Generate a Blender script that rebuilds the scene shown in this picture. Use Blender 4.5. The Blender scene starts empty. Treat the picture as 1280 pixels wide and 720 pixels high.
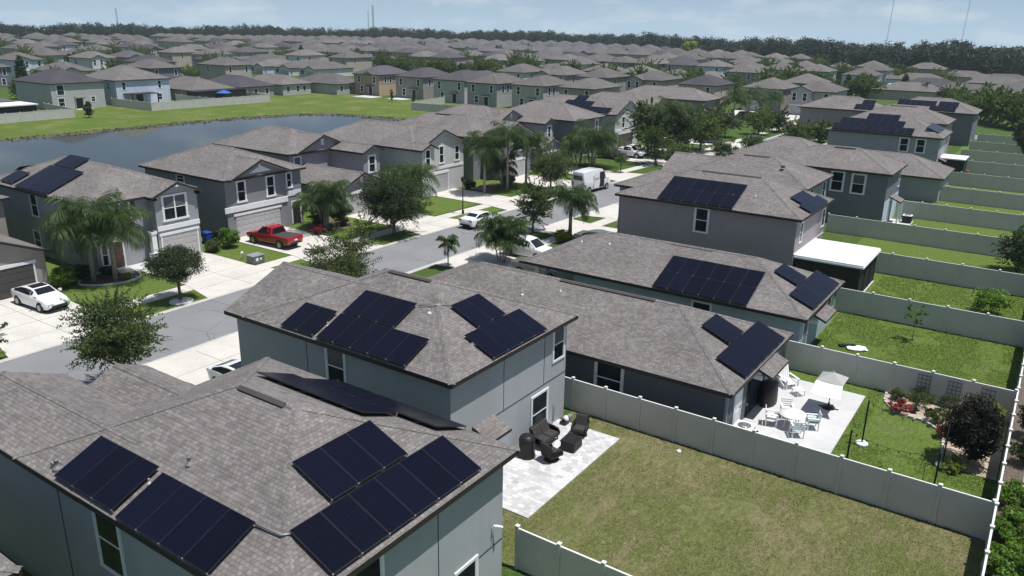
import bpy, math, random
from mathutils import Vector as V, Matrix, noise
S = bpy.context.scene
COL = S.collection
rnd = random.Random(11)
R = math.radians
PI = math.pi
PITCH = 5 / 12

# ------------------------------------------------------------------ helpers
class MB:
    """collects faces and links them as ONE mesh object"""
    def __init__(s):
        s.v = []; s.f = []; s.m = []; s.sm = []; s.uv = {}
    def face(s, pts, m=0, sm=False, uv=None):
        i = len(s.v)
        s.v += [tuple(p) for p in pts]
        s.f.append(tuple(range(i, i + len(pts)))); s.m.append(m); s.sm.append(sm)
        if uv: s.uv[len(s.f) - 1] = uv
    def mesh(s, vs, fs, m=0, sm=False):
        i = len(s.v)
        s.v += [tuple(p) for p in vs]
        for f in fs:
            s.f.append(tuple(k + i for k in f)); s.m.append(m); s.sm.append(sm)
    def box(s, x0, x1, y0, y1, z0, z1, m=0):
        s.mesh([(x0,y0,z0),(x1,y0,z0),(x1,y1,z0),(x0,y1,z0),(x0,y0,z1),(x1,y0,z1),(x1,y1,z1),(x0,y1,z1)],
               [(0,3,2,1),(4,5,6,7),(0,1,5,4),(1,2,6,5),(2,3,7,6),(3,0,4,7)], m)
    def obox(s, c, a, b, d, m=0):
        """box from centre and three half vectors"""
        c, a, b, d = V(c), V(a), V(b), V(d)
        vs = [c-a-b-d, c+a-b-d, c+a+b-d, c-a+b-d, c-a-b+d, c+a-b+d, c+a+b+d, c-a+b+d]
        s.mesh(vs, [(0,3,2,1),(4,5,6,7),(0,1,5,4),(1,2,6,5),(2,3,7,6),(3,0,4,7)], m)
    def rod(s, p, q, r0, r1=None, n=8, m=0, sm=True, cap=True):
        p, q = V(p), V(q); r1 = r0 if r1 is None else r1
        d = (q - p).normalized()
        a = d.orthogonal().normalized(); b = d.cross(a)
        vs = []
        for c, r in ((p, r0), (q, r1)):
            for k in range(n):
                t = 2 * PI * k / n
                vs.append(c + a * (r * math.cos(t)) + b * (r * math.sin(t)))
        s.mesh(vs, [(k, (k+1) % n, n + (k+1) % n, n + k) for k in range(n)], m, sm)
        if cap:
            s.mesh(vs, [tuple(range(n))[::-1], tuple(range(n, 2*n))], m)
    def tube(s, pts, rs, n=7, m=0):
        pts = [V(p) for p in pts]; vs = []
        for i, p in enumerate(pts):
            d = (pts[min(i+1, len(pts)-1)] - pts[max(i-1, 0)]).normalized()
            a = V((d.y, -d.x, 0)); a = a.normalized() if a.length > .15 else V((1, 0, 0))
            a = (a - d * a.dot(d)).normalized(); b = d.cross(a)
            for k in range(n):
                t = 2 * PI * k / n
                vs.append(p + a * (rs[i] * math.cos(t)) + b * (rs[i] * math.sin(t)))
        fs = []
        for i in range(len(pts) - 1):
            fs += [(i*n+k, i*n+(k+1) % n, (i+1)*n+(k+1) % n, (i+1)*n+k) for k in range(n)]
        fs += [tuple(range(n))[::-1], tuple(range(len(vs)-n, len(vs)))]
        s.mesh(vs, fs, m, True)
    def lathe(s, prof, c=(0, 0, 0), n=16, m=0, sm=True, sx=1, sy=1):
        vs = []
        for r, z in prof:
            for k in range(n):
                t = 2 * PI * k / n
                vs.append((c[0] + sx*r*math.cos(t), c[1] + sy*r*math.sin(t), c[2] + z))
        fs = []
        for i in range(len(prof) - 1):
            fs += [(i*n+k, i*n+(k+1) % n, (i+1)*n+(k+1) % n, (i+1)*n+k) for k in range(n)]
        fs += [tuple(range(n))[::-1], tuple(range(len(vs)-n, len(vs)))]
        s.mesh(vs, fs, m, sm)
    def rot(s, ang, o=(0, 0)):
        c, d = math.cos(ang), math.sin(ang)
        s.v = [(o[0]+(x-o[0])*c-(y-o[1])*d, o[1]+(x-o[0])*d+(y-o[1])*c, z) for x, y, z in s.v]
        return s
    def data(s, name, mats, off=(0, 0, 0)):
        me = bpy.data.meshes.new(name)
        me.from_pydata([(x-off[0], y-off[1], z-off[2]) for x, y, z in s.v], [], s.f)
        for m in (mats if isinstance(mats, (list, tuple)) else [mats]): me.materials.append(m)
        me.polygons.foreach_set('material_index', s.m)
        me.polygons.foreach_set('use_smooth', s.sm)
        uvl = me.uv_layers.new(name='UVMap').data
        for p in me.polygons:
            if p.index in s.uv:
                for li, t in zip(p.loop_indices, s.uv[p.index]): uvl[li].uv = t
                continue
            n = p.normal
            if abs(n.z) > .999 or n.length < .5: t, b = V((1,0,0)), V((0,1,0))
            else:
                t = V((-n.y, n.x, 0)).normalized(); b = n.cross(t)
            for li in p.loop_indices:
                w = V(s.v[me.loops[li].vertex_index])
                uvl[li].uv = (w.dot(t), w.dot(b))
        me.update()
        return me
    def build(s, name, mats, parent=None, off=(0, 0, 0)):
        return link(name, s.data(name, mats, off), parent)

def link(name, me, parent=None, loc=None, rz=0):
    o = bpy.data.objects.new(name, me); COL.objects.link(o)
    if parent: o.parent = parent
    if loc: o.location = loc
    if rz: o.rotation_euler.z = rz
    return o
def thing(name, label, cat, loc=(0, 0, 0), rz=0, group=None):
    return tag(link(name, None, None, loc, rz), label, cat, group)
def tag(o, label, cat, group=None):
    o['label'] = label; o['category'] = cat
    if group: o['group'] = group
    return o
def struct(o, kind='structure'):
    o['kind'] = kind
    return o
def dup(r, loc=None, rz=None, label=None, scale=None):
    """copies a thing, its parts and their sub-parts; meshes are shared"""
    c = r.copy(); COL.objects.link(c)
    if loc is not None: c.location = loc
    if rz is not None: c.rotation_euler.z = rz
    if scale is not None: c.scale = scale
    if label: c['label'] = label
    for ch in KIDS(r):
        k = ch.copy(); COL.objects.link(k); k.parent = c
        for g in KIDS(ch):
            q = g.copy(); COL.objects.link(q); q.parent = k
    return c
_kids = {}
def KIDS(o):
    if o.name not in _kids: _kids[o.name] = list(o.children)
    return _kids[o.name]

# ------------------------------------------------------------------ materials
class NT:
    def __init__(s, name):
        s.m = bpy.data.materials.new(name); s.m.use_nodes = True
        s.t = s.m.node_tree; s.b = s.t.nodes['Principled BSDF']
    def add(s, typ, ins=None, **kw):
        n = s.t.nodes.new(typ)
        for k, v in kw.items(): setattr(n, k, v)
        for k, v in (ins or {}).items():
            if hasattr(v, 'is_output'): s.t.links.new(v, n.inputs[k])
            else: n.inputs[k].default_value = v
        return n
    def out(s, name, v):
        if hasattr(v, 'is_output'): s.t.links.new(v, s.b.inputs[name])
        else: s.b.inputs[name].default_value = v
    def pos(s): return s.add('ShaderNodeNewGeometry').outputs['Position']
    def obj(s): return s.add('ShaderNodeTexCoord').outputs['Object']
    def uv(s): return s.add('ShaderNodeTexCoord').outputs['UV']
    def noise(s, vec, scale, detail=4, rough=.55):
        return s.add('ShaderNodeTexNoise', {'Vector': vec, 'Scale': scale, 'Detail': detail, 'Roughness': rough}).outputs['Fac']
    def ramp(s, fac, stops):
        n = s.add('ShaderNodeValToRGB', {'Fac': fac}); e = n.color_ramp.elements
        while len(e) < len(stops): e.new(.5)
        for k, (p, c) in enumerate(stops):
            e[k].position = p; e[k].color = c if len(c) == 4 else (*c, 1)
        return n.outputs['Color']
    def mix(s, fac, a, b, typ='MIX'):
        n = s.add('ShaderNodeMix', data_type='RGBA', blend_type=typ)
        for sock, v in ((n.inputs[0], fac), (n.inputs[6], a), (n.inputs[7], b)):
            if hasattr(v, 'is_output'): s.t.links.new(v, sock)
            else: sock.default_value = v if not isinstance(v, tuple) or len(v) == 4 else (*v, 1)
        return n.outputs[2]
    def math(s, op, a, b=0):
        n = s.add('ShaderNodeMath', operation=op)
        for k, v in ((0, a), (1, b)):
            if hasattr(v, 'is_output'): s.t.links.new(v, n.inputs[k])
            else: n.inputs[k].default_value = v
        return n.outputs[0]
    def bump(s, h, strength=.3, dist=.02):
        s.out('Normal', s.add('ShaderNodeBump', {'Height': h, 'Strength': strength, 'Distance': dist}).outputs['Normal'])

def c3(c, k=1.0): return (c[0]*k, c[1]*k, c[2]*k, 1)
def plain(name, col, rough=.6, var=.12, scale=3.0, metal=0, bump=0, spec=.35, objrand=0):
    n = NT(name)
    f = n.noise(n.pos(), scale, 5)
    c = n.ramp(f, [(.3, c3(col, 1-var)), (.7, c3(col, 1+var))])
    if objrand:
        r = n.add('ShaderNodeObjectInfo').outputs['Random']
        c = n.mix(1.0, c, n.ramp(r, [(0, (1-objrand,)*3), (1, (1+objrand,)*3)]), 'MULTIPLY')
    n.out('Base Color', c); n.out('Roughness', rough); n.out('Metallic', metal)
    n.out('Specular IOR Level', spec)
    if bump: n.bump(n.noise(n.pos(), scale*8, 3), bump, .01)
    return n.m

def shingle(name, dark, mid, light, far=False, rand=0.0):
    n = NT(name); uv = n.uv()
    mp = n.add('ShaderNodeMapping', {'Vector': uv, 'Location': (13.7, 5.3, 0)}).outputs['Vector']
    wob = n.add('ShaderNodeTexNoise', {'Vector': uv, 'Scale': 1.3, 'Detail': 2}).outputs['Color']
    b1 = n.add('ShaderNodeTexBrick', {'Vector': mp, 'Color1': c3(mid), 'Color2': c3(light), 'Mortar': c3(dark, .75), 'Scale': 1,
               'Mortar Size': .010, 'Mortar Smooth': .6, 'Brick Width': .17, 'Row Height': .135, 'Bias': -.15}, offset=.45)
    mp2 = n.add('ShaderNodeMapping', {'Vector': uv, 'Location': (3.1, 8.04, 0)}).outputs['Vector']
    b2 = n.add('ShaderNodeTexBrick', {'Vector': mp2, 'Color1': (.86,.85,.85,1), 'Color2': (1.12,1.12,1.12,1), 'Mortar': (.9,.9,.9,1), 'Scale': 1,
               'Mortar Size': .004, 'Brick Width': .36, 'Row Height': .135, 'Bias': 0}, offset=.37)
    c = n.mix(.8, b1.outputs['Color'], b2.outputs['Color'], 'MULTIPLY')
    st = n.noise(n.pos(), .35, 4, .6)
    c = n.mix(1, c, n.ramp(st, [(.25, (.82,.80,.79)), (.75, (1.14,1.12,1.1))]), 'MULTIPLY')
    gr = n.noise(n.pos(), 9, 3, .7)
    c = n.mix(1, c, n.ramp(gr, [(.3, (.86,.86,.86)), (.7, (1.12,1.12,1.12))]), 'MULTIPLY')
    if rand:
        r = n.add('ShaderNodeObjectInfo').outputs['Random']
        c = n.mix(1, c, n.ramp(r, [(0, (1-rand*1.6, 1-rand*1.6, 1-rand*1.2)), (.25, (1-rand*.3,)*3), (.7, (1.02, 1, .97)), (1, (1+rand, 1+rand*.9, 1+rand*.8))]), 'MULTIPLY')
    n.out('Base Color', c); n.out('Roughness', .9); n.out('Specular IOR Level', .2)
    if not far: n.bump(b1.outputs['Fac'], -.6, .012)
    return n.m

def stucco(name, col, var=.08):
    n = NT(name); p = n.pos()
    c = n.ramp(n.noise(p, .55, 5, .6), [(.25, c3(col, 1-var)), (.75, c3(col, 1+var))])
    # faint run-off streaks
    mp = n.add('ShaderNodeMapping', {'Vector': p, 'Scale': (3.2, 3.2, .18)}).outputs['Vector']
    c = n.mix(1, c, n.ramp(n.noise(mp, 1.6, 3), [(.3, (.975,.975,.97)), (.7, (1.015,1.015,1.015))]), 'MULTIPLY')
    n.out('Base Color', c); n.out('Roughness', .9); n.out('Specular IOR Level', .25)
    n.bump(n.noise(p, 38, 3), .35, .006)
    return n.m

SH = shingle('asphalt_shingle', (.112,.104,.102), (.160,.150,.146), (.238,.224,.218))
SH_FAR = shingle('asphalt_shingle_far', (.078,.077,.079), (.115,.112,.113), (.162,.157,.156), True, .3)
SH_SLATE = shingle('dark_slate_shingle', (.06,.06,.07), (.10,.10,.115), (.16,.16,.175), True, .15)
FASCIA = plain('dark_fascia', (.028,.024,.023), .6)
SOFFIT = plain('white_soffit', (.55,.55,.55), .7)
WHITE = plain('white_trim', (.74,.75,.76), .5, .05)
WHITEV = plain('white_vinyl', (.72,.72,.69), .4, .05)
VINYL = plain('grey_beige_vinyl', (.50,.495,.462), .42, .05, 1.2)
BLACK = plain('black_metal', (.012,.012,.013), .45)
DARK = plain('dark_opening', (.02,.018,.018), .8)
GREYM = plain('grey_metal', (.30,.31,.31), .45, .1, 6, .4)
GARAGE = plain('garage_door_paint', (.42,.415,.42), .5, .04)
GARAGE_D = plain('dark_paint_and_garage_shade', (.07,.065,.066), .5, .05)
BROWNDOOR = plain('brown_door_paint', (.09,.05,.04), .4)
JOINT = plain('control_joint', (.035,.042,.045), .8)

def glass(name, col=(.013,.017,.022), blinds=False):
    n = NT(name)
    c = c3(col)
    if blinds:
        w = n.add('ShaderNodeTexWave', {'Vector': n.pos(), 'Scale': 6.0, 'Distortion': 0}, wave_type='BANDS', bands_direction='Z').outputs['Fac']
        c = n.ramp(w, [(.3, (.05,.055,.058)), (.75, (.17,.18,.185))])
    else:
        c = n.ramp(n.noise(n.pos(), 1.1, 2), [(.35, c3(col, .5)), (.7, c3(col, 1.8))])
    n.out('Base Color', c); n.out('Roughness', .08); n.out('IOR', 1.14)
    n.bump(n.noise(n.pos(), 1.7, 1), .06, .05)
    return n.m
GLASS = glass('window_glass'); BLINDS = glass('window_glass_with_blinds', blinds=True)

def solar_mat():
    n = NT('solar_cells'); uv = n.uv()
    sp = n.add('ShaderNodeSeparateXYZ', {'Vector': uv})
    def lines(v, step, w):
        return n.math('LESS_THAN', n.math('FRACT', n.math('DIVIDE', v, step)), w)
    g = n.math('MAXIMUM', lines(sp.outputs[0], .168, .025), lines(sp.outputs[1], .0835, .04))
    base = n.ramp(n.add('ShaderNodeObjectInfo').outputs['Random'], [(0, (.0028,.003,.009)), (1, (.0042,.0045,.014))])
    n.out('Base Color', n.mix(g, base, (.012,.013,.024)))
    n.out('Roughness', .2); n.out('IOR', 1.28)
    return n.m
CELLS = solar_mat()
PFRAME = plain('module_frame', (.022,.023,.028), .4)

def concrete(name, col, scale=1.0, joints=0):
    n = NT(name); p = n.pos()
    c = n.ramp(n.noise(p, .5*scale, 5, .65), [(.25, c3(col, .84)), (.55, c3(col, 1.0)), (.8, c3(col, 1.07))])
    c = n.mix(1, c, n.ramp(n.noise(p, 7, 4, .7), [(.3, (.93,.93,.93)), (.7, (1.04,1.04,1.04))]), 'MULTIPLY')
    n.out('Base Color', c); n.out('Roughness', .88); n.out('Specular IOR Level', .2)
    n.bump(n.noise(p, 30, 3), .2, .006)
    return n.m
CONC = concrete('driveway_concrete', (.56,.535,.49))
CURB = concrete('curb_concrete', (.46,.45,.43))
SLAB = concrete('patio_slab_concrete', (.53,.53,.525))
def asphalt():
    n = NT('worn_asphalt'); p = n.pos()
    c = n.ramp(n.noise(p, .22, 5, .65), [(.25, (.185,.188,.196)), (.6, (.225,.228,.235)), (.85, (.26,.26,.262))])
    c = n.mix(1, c, n.ramp(n.noise(p, 22, 3, .8), [(.25, (.82,.82,.82)), (.75, (1.12,1.12,1.12))]), 'MULTIPLY')
    v = n.add('ShaderNodeTexVoronoi', {'Vector': p, 'Scale': .35}, feature='DISTANCE_TO_EDGE').outputs['Distance']
    k = n.math('MULTIPLY', n.math('LESS_THAN', v, .006), n.math('GREATER_THAN', n.noise(p, .2, 2), .52))
    c = n.mix(k, c, (.12,.12,.125))
    n.out('Base Color', c); n.out('Roughness', .9); n.out('Specular IOR Level', .2)
    n.bump(n.noise(p, 40, 3), .3, .008)
    return n.m
ASPH = asphalt()
def pavers():
    n = NT('grey_pavers'); p = n.pos()
    b = n.add('ShaderNodeTexBrick', {'Vector': p, 'Color1': (.40,.40,.41,1), 'Color2': (.62,.615,.61,1), 'Mortar': (.36,.355,.35,1), 'Scale': 1,
              'Mortar Size': .008, 'Brick Width': .30, 'Row Height': .22}, offset=.4)
    c = n.mix(1, b.outputs['Color'], n.ramp(n.noise(p, 1.6, 5, .7), [(.3, (.85,.85,.86)), (.7, (1.12,1.11,1.1))]), 'MULTIPLY')
    n.out('Base Color', c); n.out('Roughness', .85); n.bump(b.outputs['Fac'], -.4, .01)
    return n.m
PAVER = pavers()
def grass(name, a, b, c, d, scale=.35, brown=.5):
    """a dark green, b green, c light green, d dry tone"""
    n = NT(name); p = n.pos()
    big = n.noise(p, scale, 5, .6); fine = n.noise(p, 7, 5, .75)
    mp = n.add('ShaderNodeMapping', {'Vector': p, 'Rotation': (0, 0, .5), 'Scale': (1, .35, 1)}).outputs['Vector']
    mid = n.noise(mp, 1.9, 4, .65)
    g = n.ramp(fine, [(.3, a), (.5, b), (.72, c)])
    dry = n.ramp(n.math('ADD', n.math('MULTIPLY', big, .65), n.math('MULTIPLY', mid, .45)), [(brown, (0,0,0)), (brown+.16, (1,1,1))])
    dcol = n.mix(fine, c3(d, .5), c3(d, 1.4))
    col = n.mix(n.math('MULTIPLY', dry, .8), g, dcol)
    mp3 = n.add('ShaderNodeMapping', {'Vector': p, 'Rotation': (0, 0, -.7), 'Scale': (1, .4, 1)}).outputs['Vector']
    col = n.mix(1, col, n.ramp(n.noise(mp3, 5.5, 4, .7), [(.32, (.72,.73,.74)), (.66, (1.2,1.19,1.15))]), 'MULTIPLY')
    lush = n.ramp(n.noise(p, .45, 3, .5), [(.64, (0,0,0)), (.70, (1,1,1))])
    col = n.mix(n.math('MULTIPLY', lush, .55), col, n.mix(fine, c3(b, .85), c3(c, 1.15)))
    n.out('Base Color', col); n.out('Roughness', .95); n.out('Specular IOR Level', .1)
    n.bump(n.noise(p, 16, 4, .8), .9, .06)
    return n.m
GRASS = grass('ground_grass', (.030,.055,.014), (.062,.105,.024), (.10,.15,.04), (.17,.155,.075), .12, .62)
LAWN_DRY = grass('patchy_dry_lawn', (.085,.10,.032), (.13,.145,.05), (.175,.185,.075), (.235,.20,.12), .2, .495)
LAWN = grass('green_lawn', (.064,.10,.02), (.105,.158,.033), (.145,.198,.05), (.17,.17,.075), .3, .60)
MEADOW = grass('bright_pond_grass', (.052,.09,.015), (.088,.138,.024), (.13,.178,.04), (.22,.20,.085), .16, .53)
MULCH = plain('brown_mulch', (.11,.088,.07), .95, .5, 9, bump=.8)
MULCH_TAN = plain('tan_stone_bed', (.42,.34,.26), .95, .4, 9, bump=.8)
MUD = plain('muddy_bank', (.085,.078,.05), .95, .6, .35, bump=.6)
BARK = plain('bark', (.14,.115,.09), .95, .35, 5, bump=.9)
PALMBARK = plain('palm_bark', (.30,.27,.23), .95, .25, 5, bump=.9)

def leaf(name, col, var=.35, trans=.36):
    n = NT(name)
    f = n.noise(n.pos(), 2.2, 3, .7)
    c = n.ramp(f, [(.25, c3(col, 1-var)), (.75, c3(col, 1+var))])
    n.out('Base Color', c); n.out('Roughness', .55); n.out('Specular IOR Level', .25)
    tr = n.add('ShaderNodeBsdfTranslucent', {'Color': n.mix(1, c, (1.5,1.7,.6,1), 'MULTIPLY')})
    mx = n.add('ShaderNodeMixShader', {0: trans, 1: n.b.outputs[0], 2: tr.outputs[0]})
    n.t.links.new(mx.outputs[0], n.t.nodes['Material Output'].inputs['Surface'])
    return n.m
def leafset(tag_, cols): return [leaf('%s_leaf_%s' % (tag_, w), c) for w, c in zip(('dark', 'mid', 'light'), cols)]
OAK = leafset('oak', [(.048,.072,.025), (.082,.115,.042), (.132,.162,.062)])
DKOAK = leafset('holly', [(.026,.041,.019), (.048,.07,.03), (.085,.11,.05)])
PALM = leafset('palm', [(.03,.055,.02), (.053,.091,.031), (.098,.142,.052)])
BRIGHT = leafset('bright_shrub', [(.065,.125,.018), (.11,.20,.027), (.18,.29,.046)])
LIME = leafset('lime_shrub', [(.14,.18,.015), (.22,.28,.025), (.30,.36,.05)])
PURPLE = leafset('plum_tree', [(.012,.014,.011), (.022,.022,.017), (.04,.036,.026)])
REDF = leafset('red_flower', [(.10,.03,.03), (.30,.035,.045), (.42,.07,.08)])
FARLEAF = leafset('far_tree', [(.055,.085,.024), (.10,.145,.04), (.17,.215,.065)])
WOODLEAF = leafset('wood', [(.010,.019,.013), (.017,.029,.018), (.029,.043,.021)])

# ------------------------------------------------------------------ houses
OV = .4          # eave overhang
TH = .2          # fascia depth
CO, SI = 1/math.sqrt(1+PITCH**2), PITCH/math.sqrt(1+PITCH**2)

def roof_mesh(mb, gab, blk, caps=True):
    """blk = (x0,x1,y0,y1,z,axis,end0,end1[,pitch]); ends h hip, g gable, n none. slots 0 shingle 1 fascia 2 soffit"""
    x0, x1, y0, y1, z, ax, e0, e1 = blk[:8]
    p = blk[8] if len(blk) > 8 else PITCH
    if ax == 'x': a0, a1, c0, c1 = x0, x1, y0, y1; P = lambda a, c, h: V((a, c, h))
    else: a0, a1, c0, c1 = y0, y1, x0, x1; P = lambda a, c, h: V((c, a, h))
    half = (c1-c0)/2; cc = (c0+c1)/2; zr = z + half*p
    r0 = a0 + (half if e0 == 'h' else 0); r1 = a1 - (half if e1 == 'h' else 0)
    if r1 < r0: r0 = r1 = (r0+r1)/2
    A, B, C, D = P(a0,c0,z), P(a1,c0,z), P(a1,c1,z), P(a0,c1,z)
    E, F = P(r0,cc,zr), P(r1,cc,zr)
    dz = V((0, 0, TH))
    def add(pts, m, up):
        n = (pts[1]-pts[0]).cross(pts[2]-pts[0])
        if (n.z < 0) == up: pts = pts[::-1]
        mb.face(pts, m)
    tops = [[A,B,F,E], [C,D,E,F]]
    if e0 == 'h': tops.append([D,A,E])
    if e1 == 'h': tops.append([B,C,F])
    if r0 == r1: tops = [[A,B,F], [C,D,E]] + tops[2:]
    for t in tops:
        add(list(t), 0, True)
        add([q-dz for q in t], 2, False)
    edges = [(A,B), (C,D)]
    edges += [(D,A)] if e0 == 'h' else ([(D,E),(E,A)] if e0 == 'g' else [])
    edges += [(B,C)] if e1 == 'h' else ([(B,F),(F,C)] if e1 == 'g' else [])
    for q, w in edges: mb.face([q-dz, w-dz, w, q], 1)
    if caps:
        lines = [(E,F)] if (F-E).length > .3 else []
        if e0 == 'h': lines += [(A,E),(D,E)]
        if e1 == 'h': lines += [(B,F),(C,F)]
        for q, w in lines:
            d = (w-q).normalized(); s = V((-d.y, d.x, 0)).normalized()*.15
            drop = .15*p*(1 if abs(d.z) < .01 else .7071)
            up = V((0,0,.03)); lo = V((0,0,.022-drop))
            q2 = q + d*.02
            add([q2+up, w+up, w+s+lo, q2+s+lo], 0, True); add([q2+up, w+up, w-s+lo, q2-s+lo], 0, True)
    # gable triangles of the wall
    for e, a, sg in ((e0, a0, 1), (e1, a1, -1)):
        if e == 'g':
            w = a + sg*OV; wi = w + sg*.25
            k0, k1 = c0+OV, c1-OV
            zt = z + .03; za = zt + (cc-k0)*p
            pts = [P(w,k0,zt), P(w,k1,zt), P(w,cc,za)]; pin = [P(wi,k0,zt), P(wi,k1,zt), P(wi,cc,za)]
            i = [(0,1,2),(3,5,4),(0,3,4,1),(1,4,5,2),(2,5,3,0)]
            gab.mesh(pts+pin, i if (sg > 0) == (ax != 'x') else [f[::-1] for f in i], 0)

FACE = {'+x': ((0,1,0),(1,0,0)), '-x': ((0,1,0),(-1,0,0)), '+y': ((1,0,0),(0,1,0)), '-y': ((1,0,0),(0,-1,0))}
def fbox(mb, face, pos, a0, a1, z0, z1, d0, d1, m=0):
    """box on a wall: a along the wall, d outward from it"""
    s = 1 if face[0] == '+' else -1
    q0, q1 = sorted((pos+s*d0, pos+s*d1))
    if face[1] == 'x': mb.box(q0, q1, a0, a1, z0, z1, m)
    else: mb.box(a0, a1, q0, q1, z0, z1, m)

def module_mesh():
    mb = MB(); w, h, t, b = 1.03, 1.7, .04, .012
    mb.box(0, w, 0, h, 0, t, 1)
    z = t + .0025
    mb.face([(b,b,z),(w-b,b,z),(w-b,h-b,z),(b,h-b,z)], 0)
    for x in (.0, w): mb.box(x-.018, x+.018, -.014, .012, -.1, t+.006, 2)
    return mb.data('solar_panel', [CELLS, PFRAME, GREYM])
MODULE = module_mesh()

class House:
    def __init__(s, label, blocks, walls, wm, sh=SH, group=None, cat='house', gm=None, name='house', caps=True, fascia=None, simple=False):
        x = sum(b[0]+b[1] for b in blocks[:1])/2; y = sum(b[2]+b[3] for b in blocks[:1])/2
        s.off = (x, y, 0); s.wm = wm
        s.root = thing(name, label, cat, s.off, 0, group)
        rm, wmb, gb = MB(), MB(), MB()
        for b in blocks: roof_mesh(rm, gb, b, caps)
        for w in walls: wmb.box(*w)
        if gm is None:
            wmb.mesh(gb.v, gb.f); gb = None
        s.wall = wmb.build('wall', [wm, JOINT, WHITE], s.root, s.off)
        if gb: gb.build('gable_panel', gm, s.root, s.off)
        s.roof = rm.build('roof', [sh, fascia or FASCIA, SOFFIT], s.root, s.off)
    def put(s, name, mb, mats, parent=None): return mb.build(name, mats, parent or s.root, s.off)
    def win(s, face, pos, a, z, w=1.0, h=1.9, double=False, sill=True, blinds=None, trim=.12, tm=None, shutters=None, name='window'):
        mb = MB(); a0, a1, z0, z1 = a-w/2, a+w/2, z, z+h
        t = trim
        fbox(mb, face, pos, a0, a1, z1-t, z1, 0, .05); fbox(mb, face, pos, a0, a0+t, z0, z1-t, 0, .046); fbox(mb, face, pos, a1-t, a1, z0, z1-t, 0, .046)
        if sill: fbox(mb, face, pos, a0-.06, a1+.06, z0-.16, z0, 0, .08)
        else: fbox(mb, face, pos, a0, a1, z0-t, z0, 0, .05)
        zm = z0 + (z1-t-z0)*.5
        fbox(mb, face, pos, a0+t, a1-t, zm-.03, zm+.03, 0, .035)
        fbox(mb, face, pos, a0+t, a0+t+.04, z0, z1-t, 0, .03); fbox(mb, face, pos, a1-t-.04, a1-t, z0, z1-t, 0, .03)
        if double: fbox(mb, face, pos, (a0+a1)/2-.06, (a0+a1)/2+.06, z0, z1-t, 0, .043)
        f = s.put(name, mb, tm or WHITE)
        if blinds is None: blinds = rnd.random() < .35
        g = MB(); fbox(g, face, pos, a0+t, a1-t, z0, zm, .004, .014)
        if not blinds: fbox(g, face, pos, a0+t, a1-t, zm, z1-t, .004, .022)
        s.put('pane', g, GLASS, f)
        if blinds:
            g = MB(); fbox(g, face, pos, a0+t, a1-t, zm, z1-t, .004, .022); s.put('pane', g, BLINDS, f)
        if shutters:
            for q0, q1 in ((a0-.42, a0-.03), (a1+.03, a1+.42)):
                k = MB(); fbox(k, face, pos, q0, q1, z0-.1, z1, 0, .04)
                n = 12
                for i in range(n):
                    zz = z0 + (z1-z0)*i/n
                    fbox(k, face, pos, q0+.05, q1-.05, zz+.02, zz+.07, .04, .055)
                s.put('shutter', k, shutters)
        return f
    def garage(s, face, pos, a0, a1, h=2.15, mat=None, header=.28, tm=None, jamb=True):
        mb = MB(); fbox(mb, face, pos, a0, a1, .02, h, .005, .03)
        n = max(2, int((a1-a0)/.62))
        for r in range(4):
            zz = .05 + r*(h-.05)/4; hh = (h-.05)/4
            for k in range(n):
                q = a0 + (a1-a0)*k/n; w = (a1-a0)/n
                fbox(mb, face, pos, q+.07, q+w-.07, zz+.09, zz+hh-.09, .03, .045)
        s.put('garage_door', mb, mat or GARAGE)
        t = MB()
        if jamb: fbox(t, face, pos, a0-.12, a0, 0, h, 0, .06); fbox(t, face, pos, a1, a1+.12, 0, h, 0, .06)
        fbox(t, face, pos, a0-.22, a1+.22, h, h+header, 0, .09)
        s.put('garage_trim', t, tm or WHITE)
    def door(s, face, pos, a, w=.95, h=2.1, mat=None, z=.15):
        mb = MB(); fbox(mb, face, pos, a-w/2, a+w/2, z, z+h, 0, .03)
        for k in (0, 1): fbox(mb, face, pos, a-w/2+.14, a+w/2-.14, z+.2+k*.95, z+.95+k*.95, .03, .042)
        d = s.put('door', mb, mat or BROWNDOOR)
        t = MB(); fbox(t, face, pos, a-w/2-.12, a-w/2, z, z+h, 0, .05); fbox(t, face, pos, a+w/2, a+w/2+.12, z, z+h, 0, .05); fbox(t, face, pos, a-w/2-.12, a+w/2+.12, z+h, z+h+.12, 0, .055)
        s.put('door_frame', t, WHITE)
        k = MB(); fbox(k, face, pos, a+w/2-.12, a+w/2-.06, z+.95, z+1.1, .03, .08); s.put('handle', k, GREYM, d)
    def band(s, face, pos, a0, a1, z0, z1, d=.07, mat=None, name='trim_band'):
        mb = MB(); fbox(mb, face, pos, a0, a1, z0, z1, 0, d); s.put(name, mb, mat or WHITE)
    def joints(s, segs):
        """stucco control joints (face,pos,a0,a1,z0,z1)"""
        mb = MB()
        for q in segs: fbox(mb, *q, 0, .012)
        s.put('control_joint', mb, JOINT)
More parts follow.
